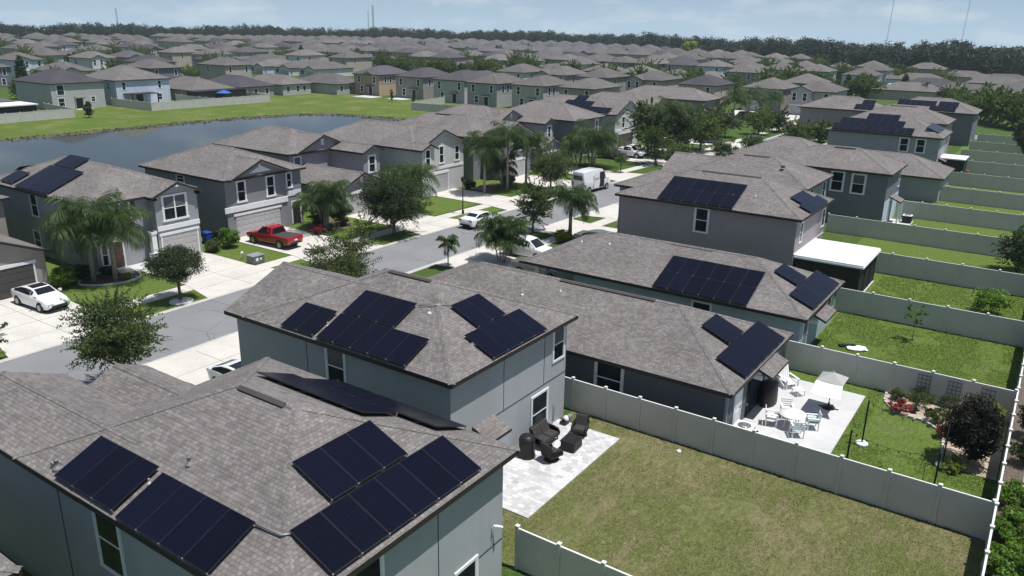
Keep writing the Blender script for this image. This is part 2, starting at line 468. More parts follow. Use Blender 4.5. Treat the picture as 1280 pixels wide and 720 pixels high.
    def solar(s, side, e, ze, u0, v0, cols, rows=1, land=False, lift=.13):
        c, n = CO, SI
        ua, va = {'-y': ((1,0,0),(0,c,n)), '+x': ((0,1,0),(-c,0,n)), '+y': ((-1,0,0),(0,-c,n)), '-x': ((0,-1,0),(c,0,n))}[side]
        ua, va = V(ua), V(va); na = ua.cross(va)
        base = V((0, e, ze)) if side[1] == 'y' else V((e, 0, ze))
        w, h = (1.03, 1.7) if not land else (1.7, 1.03)
        for r in range(rows):
            for k in range(cols):
                p = base + ua*(u0 + k*(w+.02)) + va*(v0 + r*(h+.02)) + na*lift
                X, Y = (ua, va) if not land else (-va, ua)
                if land: p = p + va*1.03
                o = link('solar_panel', MODULE, s.root)
                m = Matrix(((X.x, Y.x, na.x, p.x-s.off[0]), (X.y, Y.y, na.y, p.y-s.off[1]), (X.z, Y.z, na.z, p.z), (0,0,0,1)))
                o.matrix_basis = m
    def on(s, side, e, ze, u, v):
        if side == '-y': return V((u, e+v*CO, ze+v*SI))
        if side == '+x': return V((e-v*CO, u, ze+v*SI))
        if side == '+y': return V((u, e-v*CO, ze+v*SI))
        return V((e+v*CO, u, ze+v*SI))
    def vent(s, side, e, ze, u, v, r=.05, h=.3, mat=None):
        p = s.on(side, e, ze, u, v); mb = MB()
        mb.lathe([(r*2.2, -.05), (r*2, .05), (r, .09), (r, h), (r*1.05, h), (.01, h+.005)], p, 10)
        s.put('vent_pipe', mb, mat or WHITEV, s.roof)
    def ridgevent(s, x0, x1, y, z, axis='x', side=-1):
        """raised vent strip just below a ridge"""
        mb = MB(); k = .16
        if axis == 'x': mb.obox(((x0+x1)/2, y+side*k, z-k*PITCH+.05), ((x1-x0)/2,0,0), (0,.09*CO,-side*.09*SI), (0,0,.025), 0)
        else: mb.obox((y+side*k, (x0+x1)/2, z-k*PITCH+.06), (0,(x1-x0)/2,0), (.16*CO,0,-side*.16*SI), (0,0,.05), 0)
        s.put('ridge_vent', mb, RVENT, s.roof)
    def leanto(s, face, pos, a0, a1, z, depth=.8, posts=False):
        """small shingled porch roof over a back door"""
        mb = MB(); sg = 1 if face[0] == '+' else -1
        def P(a, d, h): return (pos+sg*d, a, h) if face[1] == 'x' else (a, pos+sg*d, h)
        zt = z + depth*PITCH
        T = [P(a0,0,zt), P(a1,0,zt), P(a1,depth,z), P(a0,depth,z)]
        Bm = [(x, y, h-.14) for x, y, h in T]
        nn = (V(T[1])-V(T[0])).cross(V(T[2])-V(T[0]))
        mb.face(T if nn.z > 0 else T[::-1], 0); mb.face(Bm if nn.z < 0 else Bm[::-1], 2)
        for i in (1, 2, 3): mb.face([T[i], T[(i+1) % 4], Bm[(i+1) % 4], Bm[i]], 1)
        s.put('porch_roof', mb, [SH, FASCIA, SOFFIT])
        for a in (a0+.12, a1-.12):
            k = MB(); fbox(k, face, pos, a-.04, a+.04, z-.32, z-.1, 0, depth*.5) if not posts else fbox(k, face, pos, a-.07, a+.07, 0, z-.1, depth-.2, depth-.06)
            s.put('bracket' if not posts else 'post', k, WHITE)

RVENT = plain('ridge_vent_plastic', (.06,.052,.05), .8)
def wr(b, z=None):
    """wall box under a roof block"""
    return (b[0]+OV, b[1]-OV, b[2]+OV, b[3]-OV, 0, (z or b[4])+.04)

TEAL = stucco('teal_grey_stucco', (.36,.38,.395))
SLATEW = stucco('dark_slate_stucco', (.115,.12,.14))
BLUEW = stucco('pale_blue_stucco', (.36,.43,.47))
MAUVE = stucco('mauve_grey_stucco', (.315,.272,.288))
GREYW = stucco('mid_grey_stucco', (.31,.32,.345))
DGREYW = stucco('charcoal_lavender_stucco', (.225,.225,.25))
PURPW = stucco('lavender_grey_stucco', (.29,.285,.315))
SAGE = stucco('sage_grey_stucco', (.37,.385,.38))
PALEG = stucco('pale_grey_green_stucco', (.40,.42,.415))
PALEB = stucco('light_blue_stucco', (.50,.57,.66))
TAN = stucco('tan_stucco', (.33,.265,.20))
TAUPE = stucco('taupe_stucco', (.31,.285,.265))
GREENW = stucco('soft_green_stucco', (.29,.315,.31))
BEIGE = stucco('beige_stucco', (.40,.365,.32))
LIGHTW = stucco('light_grey_stucco', (.50,.505,.505))
WHITEW = stucco('off_white_stucco', (.55,.56,.56))
DUSK = stucco('dusky_blue_stucco', (.165,.175,.205))

# ================================================================= right-hand row (lots backing on the long fence)
# --- nearest house, bottom left
b = [(-25.85,-12.98,9.65,19.75,5.5,'x','h','h'), (-30.9,-22,9.645,13.9,5.494,'x','g','n'), (-29.1,-21,13.85,16.3,5.49,'x','g','n')]
h = House('teal-grey two-storey house nearest the viewer with solar panels on three roof slopes', b,
          [(-25.45,-13.38,10.05,19.35,0,5.55), (-30.5,-25.45,10.05,13.5,0,5.53), (-28.7,-25.45,14.25,15.9,0,5.5)], TEAL)
h.solar('-y', 9.65, 5.5, -23.36, .14, 3); h.solar('-y', 9.65, 5.5, -19.9, .04, 4)
h.solar('+x', -12.98, 5.5, 11.42, .17, 6); h.solar('+x', -12.98, 5.5, 13.0, 1.97, 3)
h.solar('+y', 19.75, 5.5, 15.1, .3, 6); h.solar('+y', 19.75, 5.5, 16.8, 2.05, 5)
h.vent('-y', 9.65, 5.5, -19.5, 2.35, .06, .26, GREYM); h.vent('-y', 9.65, 5.5, -23.75, .38, .07, .3, GREYM)
h.vent('-y', 9.65, 5.5, -20.1, 1.3, .03, .2)
h.ridgevent(-20.6, -18.4, 14.7, 7.6)
h.win('-y', 10.05, -21.33, 2.95, 1.45, 2.15, sill=False, blinds=False)
h.win('+x', -13.38, 12.9, 3.3, 1.25, 1.75, sill=False, blinds=False); h.win('+x', -13.38, 17.3, .35, 1.25, 1.9, sill=False, blinds=False)
h.joints([('-y',10.05,-24.15,-24.11,0,5.3), ('+x',-13.38,10.06,19.34,2.03,2.07), ('+x',-13.38,15.9,15.93,2.07,5.3)])
k = MB(); p = h.on('-y',9.65,5.5,-23.85,.42); k.box(p.x-.16,p.x+.1,p.y-.1,p.y+.12,p.z+.02,p.z+.16)
h.put('junction_box', k, GREYM, h.roof)
k = MB()
pa, pb, pc = h.on('-y',9.65,5.5,-15.75,1.68)+V((0,0,.09)), h.on('-y',9.65,5.5,-14.75,1.75)+V((0,0,.1)), h.on('+x',-12.98,5.5,11.45,1.75)+V((0,0,.1))
k.tube([pa,pb,pc], [.03,.03,.03], 6); h.put('conduit', k, GREYM, h.roof)
k = MB(); k.rod((-13.3,18.75,2.9),(-13.22,18.75,2.9),.05,.05,10); k.rod((-13.26,18.8,2.88),(-13.08,18.95,2.82),.055,.045,10)
k.rod((-13.355,18.72,2.86),(-13.355,18.7,2.08),.012,.012,6); h.put('security_camera', k, WHITE)
# --- second house with the paver patio
b = [(-30.7,-17.9,22.25,32.2,5.5,'x','h','h'), (-32.1,-26,22.245,29.9,5.494,'x','g','n')]
h = House('teal-grey two-storey house behind the nearest roof, with a paver patio at its back', b,
          [(-30.3,-18.3,22.65,31.8,0,5.55), (-31.7,-30.3,22.65,29.5,0,5.53)], TEAL)
h.solar('-y', 22.25, 5.5, -27.98, .12, 2); h.solar('-y', 22.25, 5.5, -25.6, .08, 5); h.solar('-y', 22.25, 5.5, -25.6, 1.86, 3)
h.solar('+x', -17.9, 5.5, 26.2, 1.84, 2); h.solar('+x', -17.9, 5.5, 25.1, .07, 4)
h.ridgevent(-25.6, -23, 27.22, 7.57)
h.vent('-y', 22.25, 5.5, -25.75, .95, .05, .2); h.vent('-y', 22.25, 5.5, -21.6, 3.3, .05, .22); h.vent('+x', -17.9, 5.5, 25.2, 1.25, .06, .16)
k = MB(); pa, pb, pc = h.on('-y',22.25,5.5,-22.4,3.5)+V((0,0,.09)), h.on('-y',22.25,5.5,-21.7,3.75)+V((0,0,.12)), h.on('+x',-17.9,5.5,26.3,3.6)+V((0,0,.1))
k.tube([pa,pb,pc], [.025]*3, 6); h.put('conduit', k, GREYM, h.roof)
h.win('-y', 22.65, -24.85, 3.42, 1.3, 1.85, sill=False, blinds=True); h.win('+x', -18.3, 31.05, 3.5, 1.15, 1.72, sill=False, blinds=True)
h.win('+x', -18.3, 29.45, .33, 1.55, 1.95, sill=False, blinds=False)
h.win('-y', 22.65, -21, .7, 1.0, 1.4, sill=False)
h.joints([('+x',-18.3,22.66,31.79,2.53,2.57), ('+x',-18.3,26.4,26.43,2.57,5.2), ('+x',-18.3,29.75,29.78,2.57,5.2), ('-y',22.65,-26.75,-26.72,0,5.2)])
h.leanto('+x', -18.3, 24.1, 25.65, 2.32, 1.0); h.door('+x', -18.3, 24.85)
k = MB(); k.tube([(-18.26,30.75,.2),(-18.22,30.75,.9),(-18.26,30.75,1.1)], [.03]*3, 6); h.put('spigot_pipe', k, GREYM)
h.garage('-x', -31.7, 23.3, 28.3)
# --- dark single-storey house
b = [(-33,-10.27,33.4,43.1,2.9,'x','h','h')]
h = House('charcoal single-storey house with eight panels on its back slope beside the white slab patio', b,
          [(-31,-10.67,33.8,42.7,0,2.95)], SLATEW)
h.solar('+x', -10.27, 2.9, 35.3, .1, 6, lift=.14); h.solar('+x', -10.27, 2.9, 37.33, 1.86, 2, lift=.14)
h.ridgevent(-22.5, -16.5, 38.25, 4.92)
h.vent('-y', 33.4, 2.9, -24, 3.2, .05, .25); h.vent('-y', 33.4, 2.9, -22, 4.2, .04, .2)
h.win('-y', 33.8, -16.85, .95, 1.7, 1.75, sill=False, blinds=False, tm=None, trim=.14)
h.win('+x', -10.67, 41.2, .9, 1.3, 1.5, sill=False, blinds=False); h.door('+x', -10.67, 35.6, .9, 2.1, WHITE)
k = MB(); fbox(k,'+x',-10.67,37.0,39.2,.1,2.2,0,.04); h.put('sliding_door', k, GLASS)
k = MB(); k.box(-10.68,-10.55,33.72,33.8,0,2.75); k.box(-10.67,-10.6,33.8,34.0,0,2.8); h.put('corner_trim', k, GREYW)
h.leanto('+x', -10.67, 37.3, 40.0, 2.5, 1.1)
h.garage('-x', -31, 37.2, 42.2)
# --- pale blue single-storey house
b = [(-30.5,-10.3,46.0,55.3,2.8,'x','h','h')]
h = House('pale blue single-storey house with twelve panels facing left and eight on its back slope', b,
          [(-26.3,-10.7,46.4,54.9,0,2.85), (-29.4,-26.3,49.2,54.9,0,2.83)], BLUEW)
h.solar('-y', 46.0, 2.8, -20.2, .06, 6, 2); h.solar('+x', -10.3, 2.8, 47.7, .12, 6); h.solar('+x', -10.3, 2.8, 49.7, 1.88, 2)
h.win('-y', 46.4, -16.9, 1.35, 1.4, 1.1, sill=False, blinds=False); h.win('+x', -10.7, 53.3, 1.0, 1.1, 1.3, sill=False)
k = MB(); k.box(-29.6,-29.3,46.5,46.8,0,2.75); k.box(-29.65,-29.25,46.45,46.85,0,.7); h.put('porch_column', k, WHITE)
h.leanto('+x', -10.7, 48.4, 51.0, 2.1, 1.0); h.door('+x', -10.7, 47.6, .9, 2.1, DUSK)
h.door('-x', -26.3, 47.8); h.garage('-x', -29.4, 49.6, 54.4); h.ridgevent(-21, -18, 50.65, 4.68)
h.vent('-y', 46, 2.8, -25.2, 3.6, .05, .25); h.vent('-y', 46, 2.8, -27.3, 3.3, .05, .2)
# --- mauve two-storey house with screened porch
b = [(-30.2,-14.7,59.6,69.1,5.6,'x','h','h'), (-32.2,-26,63.3,69.095,5.594,'x','h','n')]
h = House('mauve-grey two-storey house with twelve panels facing left and a white-roofed screen porch', b,
          [(-29.8,-15.1,60,68.7,0,5.65), (-31.8,-29.8,63.7,68.7,0,5.63)], MAUVE)
h.solar('-y', 59.6, 5.6, -26.3, .08, 6, 2); h.solar('+x', -14.7, 5.6, 62.0, .03, 3, 1, True); h.solar('+x', -14.7, 5.6, 62.8, 1.08, 2, 1, True)
h.win('-y', 60, -22.55, 3.45, 1.3, 1.95, sill=False, blinds=False, trim=.15)
h.win('+x', -15.1, 61.45, 3.5, .8, 1.6, sill=False); h.win('+x', -15.1, 68.0, 3.5, 1.1, 1.5, sill=False, blinds=False)
h.ridgevent(-24.5, -19.4, 64.35, 7.55); h.vent('-y', 59.6, 5.6, -20.6, 1.8, .05, .2); h.vent('-y', 59.6, 5.6, -19, 2.3, .05, .2)
h.garage('-x', -31.8, 64, 68.2)
k = MB(); k.box(-15.08,-10.1,60.2,66.4,2.62,2.74,0); k.box(-15.08,-10.05,60.15,66.45,2.5,2.62,1); h.put('porch_roof', k, [WHITE, WHITE])
k = MB()
SCREEN = plain('black_screen_mesh', (.012,.012,.014), .7)
k.box(-15.0,-10.3,60.3,60.33,.06,2.5); k.box(-10.33,-10.3,60.33,66.3,.06,2.5); k.box(-15.0,-10.33,66.27,66.3,.06,2.5); h.put('porch_screen', k, SCREEN)
k = MB()
for xx in (-15.0,-13.5,-12,-10.32): k.box(xx-.03,xx+.03,60.27,60.3,0,2.5)
for yy in (60.3,62.3,64.3,66.3): k.box(-10.3,-10.26,yy-.03,yy+.03,0,2.5)
h.put('porch_frame', k, BLACK)
k = MB(); fbox(k,'+x',-15.1,60.02,68.68,2.75,2.83,0,.03); h.put('trim_band', k, WHITE)
# --- house wedged behind the mauve one
b = [(-30.2,-17.6,72,81.1,5.6,'x','h','h'), (-31.8,-25,71.995,79.2,5.594,'x','g','n')]
h = House('grey two-storey house whose roof rises behind the mauve house', b, [(-29.8,-18,72.4,80.7,0,5.65), (-31.4,-29.8,72.4,78.8,0,5.63)], GREYW)
h.win('+x', -18, 79.6, 3.5, 1.2, 1.7, sill=False); h.win('+x', -18, 75, 3.5, 1.2, 1.7, sill=False); h.ridgevent(-25, -22.5, 76.4, 7.42)
k = MB(); p = h.on('+x',-17.6,5.6,74.5,3.3); k.box(p.x-.2,p.x+.1,p.y-.2,p.y+.2,p.z,p.z+.14); h.put('roof_vent', k, FASCIA, h.roof)
h.garage('-x', -31.4, 73, 77.6)
# --- dark slate two-storey
b = [(-25.5,-13,85.2,93.6,5.6,'x','h','h'), (-30.5,-20,88.6,97.4,5.594,'x','h','h')]
h = House('dark slate two-storey house with two white-framed windows above the yard fences', b,
          [(-25.1,-13.4,85.6,93.2,0,5.65), (-30.1,-25.1,89,97,0,5.63)], DUSK)
h.win('-y', 85.6, -18.15, 3.4, 1.4, 1.95, sill=False, blinds=False, trim=.16); h.win('-y', 85.6, -16.1, 3.35, 1.45, 1.95, sill=False, blinds=True, trim=.16)
h.win('+x', -13.4, 92.3, 3.4, 1.0, 1.5, sill=False); h.leanto('+x', -13.4, 88.4, 90.4, 2.4, 1.1, True); h.door('+x', -13.4, 89.5, .9, 2.1, DUSK)
h.ridgevent(-19.6, -17.5, 89.2, 7.3); h.garage('-x', -30.1, 91, 96)
k = MB(); fbox(k,'+x',-13.4,85.62,93.18,0,2.7,0,.02); h.put('lower_wall', k, PALEB)
# --- one-storey behind it
b = [(-25,-10.25,103.2,112.4,2.9,'x','h','h')]
h = House('low grey single-storey house behind the dark slate house', b, [(-24.6,-10.65,103.6,112,0,2.95)], GREYW)
h.win('+x', -10.65, 108, .9, 1.2, 1.4, sill=False); h.vent('-y',103.2,2.9,-16,2.5)
# --- grey two-storey with three-row panels
b = [(-28,-12.9,119.8,129.3,5.6,'x','h','h')]
h = House('grey two-storey house with a stepped block of dark panels and two windows beyond the fences', b, [(-27.6,-13.3,120.2,128.9,0,5.65)], GREYW)
h.solar('-y', 119.8, 5.6, -27.2, .1, 10); h.solar('-y', 119.8, 5.6, -26.6, 1.85, 8); h.solar('-y', 119.8, 5.6, -23.4, 3.6, 4)
h.solar('+x', -12.9, 5.6, 121.2, 1.0, 6)
h.win('-y', 120.2, -17.6, 3.5, 1.3, 1.8, sill=False, trim=.16); h.win('-y', 120.2, -15.55, 3.5, 1.3, 1.8, sill=False, trim=.16)
h.leanto('+x', -13.3, 121.2, 123.2, 2.4, 1.0)
k = MB(); fbox(k,'+x',-13.3,120.22,128.88,0,2.6,0,.02); h.put('lower_wall', k, PALEB)
# --- next ones
b = [(-29,-14.7,139,148.6,5.6,'x','h','h')]
h = House('brown-roofed two-storey house between the two panelled houses of the far right row', b, [(-28.6,-15.1,139.4,148.2,0,5.65)], TAUPE)
h.ridgevent(-24, -20, 143.7, 7.55)
b = [(-28,-12.9,160.6,170.4,5.6,'x','h','h')]
h = House('dusky blue two-storey house with roof panels at the far end of the right row', b, [(-27.6,-13.3,161,170,0,5.65)], DUSK)
h.solar('-y', 160.6, 5.6, -26, 1.9, 6); h.solar('-y', 160.6, 5.6, -20.5, .2, 4); h.solar('-y', 160.6, 5.6, -19.3, 1.95, 3)
b = [(-41,-27,152.5,162,5.6,'x','h','h')]
h = House('brown two-storey house with a few panels left of the dusky blue house', b, [(-40.6,-27.4,152.9,161.6,0,5.65)], TAUPE)
h.solar('-y', 152.5, 5.6, -31.4, .4, 3); h.solar('-y', 152.5, 5.6, -30.5, 2.1, 2)
b = [(-36,-22,-3,7.1,5.5,'x','h','h')]
h = House('grey-roofed house of which only a roof corner shows at the lower left', [(-34,-19.9,-3,7.1,5.5,'x','h','h')], [(-33.6,-20.3,-2.6,6.7,0,5.55)], TEAL)

# ================================================================= left-hand row (fronts face the street)
b = [(-68,-58.6,19.4,27.0,2.9,'x','n','g')]
h = House('beige house with an open dark garage behind the white hatchback', [(-80,-66.8,17.5,28.3,5.5,'x','h','h')]+b,
          [(-79.6,-67.2,17.9,27.9,0,5.55), (-67.2,-59,19.8,26.6,0,2.93)], TAUPE)
h.garage('+x', -59, 20.6, 25.7, 2.2, GARAGE_D, .22); h.band('+x', -59, 22.5, 23.6, 2.9, 3.7, .06, name='gable_vent')  # dark door colour stands in for the shade inside the open garage
h.win('+x', -67.2, 26.6, 3.4, 1.1, 1.8, blinds=True)
b = [(-75.6,-59.2,30.3,39.75,5.5,'x','h','h'), (-66,-58.2,34.9,39.55,5.49,'x','n','g')]
h = House('mid-grey two-storey house with shuttered window, twin palms and panels at the back of its roof', b,
          [(-75.2,-59.6,30.7,34.9,0,5.55), (-75.2,-59.6,34.9,39.3,0,5.55), (-59.6,-58.6,35.3,39.15,0,5.5)], GREYW)
h.solar('-y', 30.3, 5.5, -70.3, .08, 5, 2); h.solar('-y', 30.3, 5.5, -70.1, 3.6, 3); h.solar('-y', 30.3, 5.5, -73.2, .3, 2); h.solar('-x', -75.6, 5.5, -37.5, 1.0, 5)
h.win('-y', 30.7, -68.3, 3.4, 1.2, 1.85, sill=False, blinds=False); h.win('-y', 30.7, -68.7, .5, 1.2, 1.6, sill=False)
h.win('+x', -59.6, 33.35, 3.85, .95, 1.55, sill=False, shutters=GARAGE_D); h.win('+x', -58.6, 37.05, 3.45, 2.3, 2.0, True, trim=.15)
h.band('+x', -58.6, 35.3, 39.15, 2.62, 3.0, .08); h.garage('+x', -58.6, 35.6, 38.8, 2.2, None, .2)
k = MB()
for y_, z_ in ((35.2,5.2),(39.1,5.2),(37.22,6.05)): k.box(-58.6,-58.22,y_-.12,y_+.12,z_,z_+.2); h.put('gable_bracket', k, WHITE)
h.door('+x', -59.6, 32.3, .95, 2.1, BROWNDOOR); h.win('+x', -59.6, 31.3, .6, .7, 1.7, sill=False)
k = MB(); k.box(-59.0,-58.6,34.75,35.15,.0,2.7); k.box(-59.1,-58.5,34.65,35.25,0,.95); k.box(-59.06,-58.54,34.69,35.21,2.5,2.7); h.put('porch_column', k, [WHITE])
k = MB(); k.box(-59.55,-57.8,31.6,35.6,0,.14); k.box(-58.9,-57.2,33.4,36,.0,.08); h.put('porch_step', k, SLAB)
b = [(-72.9,-59.9,42.75,52.2,5.5,'x','h','h'), (-66,-59.6,43.3,50.3,5.49,'x','n','g')]
h = House('charcoal-sided two-storey house with a white-trimmed gable behind the red pickup', b, [(-72.5,-60.3,43.15,51.8,0,5.55)], DGREYW)
h.win('-y', 43.15, -66.8, 4.6, 1.3, .65, sill=False, blinds=False)
for a_ in (44.85, 48.13): h.win('+x', -60.3, a_, 3.35, 1.05, 1.85, trim=.13)
h.win('+x', -60.3, 50.35, 3.8, .75, 1.4, blinds=False)
h.band('+x', -60.3, 42.9, 50.0, 2.45, 2.95, .12); h.garage('+x', -60.3, 44.0, 49.0, 2.05, None, .2, None, False); h.band('+x', -60.3, 50, 51.7, 2.9, 3.4, .05)
k = MB(); k.face([(-59.97,45.6,5.75),(-59.97,48.1,5.75),(-59.97,46.9,6.35)]); k.box(-60,-59.95,46.75,46.9,5.75,6.5); h.put('gable_vent', k, WHITE)
h.door('+x', -60.3, 51.0, .95, 2.1, DARK); h.ridgevent(-68, -65.5, 47.55, 7.4)
b = [(-80,-67,56.1,65.4,5.5,'x','h','h'), (-73,-66.7,57.0,65.0,5.49,'x','n','g'), (-70,-61.9,62.0,65.36,5.48,'x','n','g'), (-67.6,-58.5,55.4,61.9,2.9,'x','n','g')]
h = House('lavender-grey two-storey house with a low gabled garage beside the big street oak', b,
          [(-79.6,-67.4,56.5,65,0,5.55), (-67.4,-62.3,62.4,64.96,0,5.5), (-67.4,-58.9,55.8,61.5,0,2.93)], PURPW)
h.win('+x', -67.4, 57.6, 3.3, 1.1, 1.8); h.win('+x', -62.3, 63.7, 3.25, 1.3, 1.85, trim=.2, blinds=False)
for z_, w_ in ((6.0, .5), (3.1, .45)):
    a_ = (-67.1, 61) if z_ > 5 else (-58.9, 58.6)
    k = MB(); fbox(k, '+x', a_[0], a_[1]-.2, a_[1]+.2, z_, z_+.7, 0, .06); h.put('gable_vent', k, WHITE)
h.garage('+x', -58.9, 56.3, 61, 2.15, None, .25)
b = [(-76,-59.4,67.3,77.0,5.5,'x','h','h'), (-66,-58.9,67.9,76.7,5.49,'x','n','g'), (-64,-58.2,67.45,70.4,5.47,'x','n','g')]
h = House('light grey two-storey house with double front gables and a white garage door', b,
          [(-75.6,-59.8,67.7,76.6,0,5.55), (-59.8,-58.6,67.85,70.0,0,5.5), (-59.8,-59.3,70.0,76.3,0,5.5)], LIGHTW)
h.win('+x', -58.6, 68.85, 3.5, .95, 1.95, blinds=False); h.win('+x', -59.3, 72.1, 3.5, .95, 1.95, blinds=False)
h.garage('+x', -59.3, 70.2, 73.2, 2.2); h.band('+x', -59.3, 70.0, 76.2, 2.75, 3.05, .06); h.win('+x', -59.3, 75, 3.5, .95, 1.7)
b = [(-76,-60.2,79.6,89.3,5.5,'x','h','h'), (-66,-57.6,81.8,89.6,5.49,'x','n','g')]
h = House('grey two-storey house with a wide front window hidden by queen palms', b, [(-75.6,-60.6,80,88.9,0,5.55), (-60.6,-58,82.2,89.2,0,5.5)], DGREYW)
h.win('+x', -58, 85.75, 3.5, 2.2, 2.05, True, trim=.2); h.garage('+x', -58, 83, 87.6); h.ridgevent(-70, -67.5, 84.2, 7.45)
b = [(-80,-66.6,92.2,101.6,5.5,'x','h','h'), (-73,-66.3,93.0,101.2,5.49,'x','n','g'), (-70,-61.5,98.3,101.56,5.48,'x','n','g'), (-67.6,-57.7,91.6,98.0,2.9,'x','n','g')]
h = House('lavender-grey house with narrow window bay and low garage behind the white van', b,
          [(-79.6,-67,92.6,101.2,0,5.55), (-67,-61.9,98.7,101.16,0,5.5), (-67,-58.1,92,97.6,0,2.93)], PURPW)
h.win('+x', -61.9, 100, 3.2, 1.2, 1.95, trim=.25, blinds=False); h.garage('+x', -58.1, 92.6, 97, 2.15)
for a_, z_ in (((-66.7, 97.1), 6.0), ((-58.1, 94.8), 3.1)):
    k = MB(); fbox(k, '+x', a_[0], a_[1]-.2, a_[1]+.2, z_, z_+.7, 0, .06); h.put('gable_vent', k, WHITE)
b = [(-75,-60,104,113.8,5.5,'x','h','h')]
h = House('dark grey two-storey house with plain hip roof beside the panelled house', b, [(-74.6,-60.4,104.4,113.4,0,5.55)], DGREYW)
h.win('+x', -60.4, 111.6, 3.2, 1.2, 2.0, trim=.3)
b = [(-78,-60,115.8,126,5.5,'x','h','h'), (-66,-59.4,116.3,125.7,5.49,'x','n','g')]
h = House('light grey gabled two-storey house with dark panels behind the white pickup', b, [(-77.6,-60.4,116.2,125.6,0,5.55), (-60.4,-59.8,116.7,125.3,0,5.5)], LIGHTW)
h.solar('-y', 115.8, 5.5, -70.2, .2, 9); h.solar('-y', 115.8, 5.5, -70.2, 1.95, 5); h.solar('-y', 115.8, 5.5, -69, 3.7, 2)
for a_ in (119.6, 123.6): h.win('+x', -59.8, a_, 3.2, 1.1, 1.8)
h.band('+x', -59.8, 116.7, 125.3, 2.5, 3.0, .08); h.garage('+x', -59.8, 118, 123.4, 2.15, GARAGE_D)
b = [(-76,-60,128.4,138,5.5,'x','h','h'), (-66,-59.4,130,137.6,5.49,'x','n','g')]
h = House('brown-grey two-storey house behind the clump of street trees', b, [(-75.6,-60.4,128.8,137.6,0,5.55), (-60.4,-59.8,130.4,137.2,0,5.5)], TAUPE)
b = [(-78,-58.2,151,160.5,5.5,'x','h','h')]
h = House('taupe two-storey corner house with a white front bay at the end of the street', b, [(-77.6,-58.6,151.4,160.1,0,5.55)], TAUPE)
k = MB(); fbox(k, '+x', -58.6, 152, 155, 0, 3.1, 0, .3); h.put('front_bay', k, WHITEW); h.win('+x', -58.6, 153.5, 3.5, 1.2, 1.7)

# ================================================================= ground, street, water
def sheet(name, pts, z, mat, kind='structure'):
    mb = MB(); a = sum(pts[i][0]*pts[(i+1) % len(pts)][1]-pts[(i+1) % len(pts)][0]*pts[i][1] for i in range(len(pts)))
    mb.face([(x, y, z) for x, y in (pts if a > 0 else pts[::-1])]); return struct(mb.build(name, mat), kind)
def rect(name, x0, x1, y0, y1, z, mat): return sheet(name, [(x0,y0),(x1,y0),(x1,y1),(x0,y1)], z, mat)
def slab(name, x0, x1, y0, y1, h, mat):
    mb = MB(); mb.box(x0, x1, y0, y1, -.05, h); return struct(mb.build(name, mat))
def strip(name, line, d0, d1, z, mat, thick=0):
    """band along a polyline, from offset d0 to d1 to its right"""
    mb = MB(); L = []; Rr = []
    for i, p in enumerate(line):
        q = V(line[min(i+1, len(line)-1)]) - V(line[max(i-1, 0)]); q.normalize(); n = V((q.y, -q.x))
        L.append(V(p)+n*d0); Rr.append(V(p)+n*d1)
    for i in range(len(line)-1):
        a, b, c, d = L[i], Rr[i], Rr[i+1], L[i+1]
        mb.face([(a.x,a.y,z),(b.x,b.y,z),(c.x,c.y,z),(d.x,d.y,z)])
        if thick:
            mb.face([(a.x,a.y,z-thick),(a.x,a.y,z),(d.x,d.y,z),(d.x,d.y,z-thick)]); mb.face([(b.x,b.y,z),(b.x,b.y,z-thick),(c.x,c.y,z-thick),(c.x,c.y,z)])
    return struct(mb.build(name, mat))

rect('ground', -1020, 420, -300, 960, 0, GRASS)
ROAD = [(-44.4,-60),(-44.4,30),(-44.4,52),(-44.1,62),(-43.6,74),(-42.9,85),(-42.0,98),(-41.2,112),(-40.6,130),(-40.4,150),(-40.4,176)]
strip('street', ROAD, -3.3, 3.3, .004, ASPH)
strip('kerb', ROAD, -3.75, -3.3, .05, CURB, .06); strip('kerb', ROAD, 3.3, 3.75, .05, CURB, .06)
rect('street', -330, -12, 172.6, 179.2, .008, ASPH)
strip('kerb', [(-330,179.4),(-12,179.4)], -.25, .25, .05, CURB, .06)
strip('sidewalk', ROAD, -7.6, -6.2, .03, CONC, .04); strip('sidewalk', ROAD, 6.2, 7.6, .03, CONC, .04)
def roadx(y):
    for (x0, y0), (x1, y1) in zip(ROAD, ROAD[1:]):
        if y0 <= y <= y1: return x0+(x1-x0)*(y-y0)/(y1-y0)
for y0, y1, xf in ((19.6,26.0,-59),(33.0,39.3,-58.6),(43.2,49.4,-60.3),(56.0,61.6,-58.9),(69.6,74.6,-59.3),(82.4,88,-58),(92.3,97.5,-58.1),(107,112.5,-60.4),(117.6,123.6,-59.8),(131,136.5,-59.8)):
    xr = roadx((y0+y1)/2)-3.5
    sheet('driveway', [(xf,y0),(xr-4,y0),(xr,y0-.9),(xr,y1+.9),(xr-4,y1),(xf,y1)], .056, CONC)
for y0, y1, xf in ((10.2,15.5,-30.5),(22.9,28.7,-31.7),(36.6,42.4,-31),(49.2,55.6,-29.4),(63.6,68.8,-31.8),(72.6,78,-31.4),(90.6,96.4,-30.1)):
    xr = roadx((y0+y1)/2)+3.5
    sheet('driveway', [(xf,y0),(xr+4,y0),(xr,y0-.9),(xr,y1+.9),(xr+4,y1),(xf,y1)], .056, CONC)
rect('driveway', -54.6, -49.2, 179.5, 195.2, .03, CONC); rect('driveway', -67, -62, 179.5, 194.5, .03, CONC)
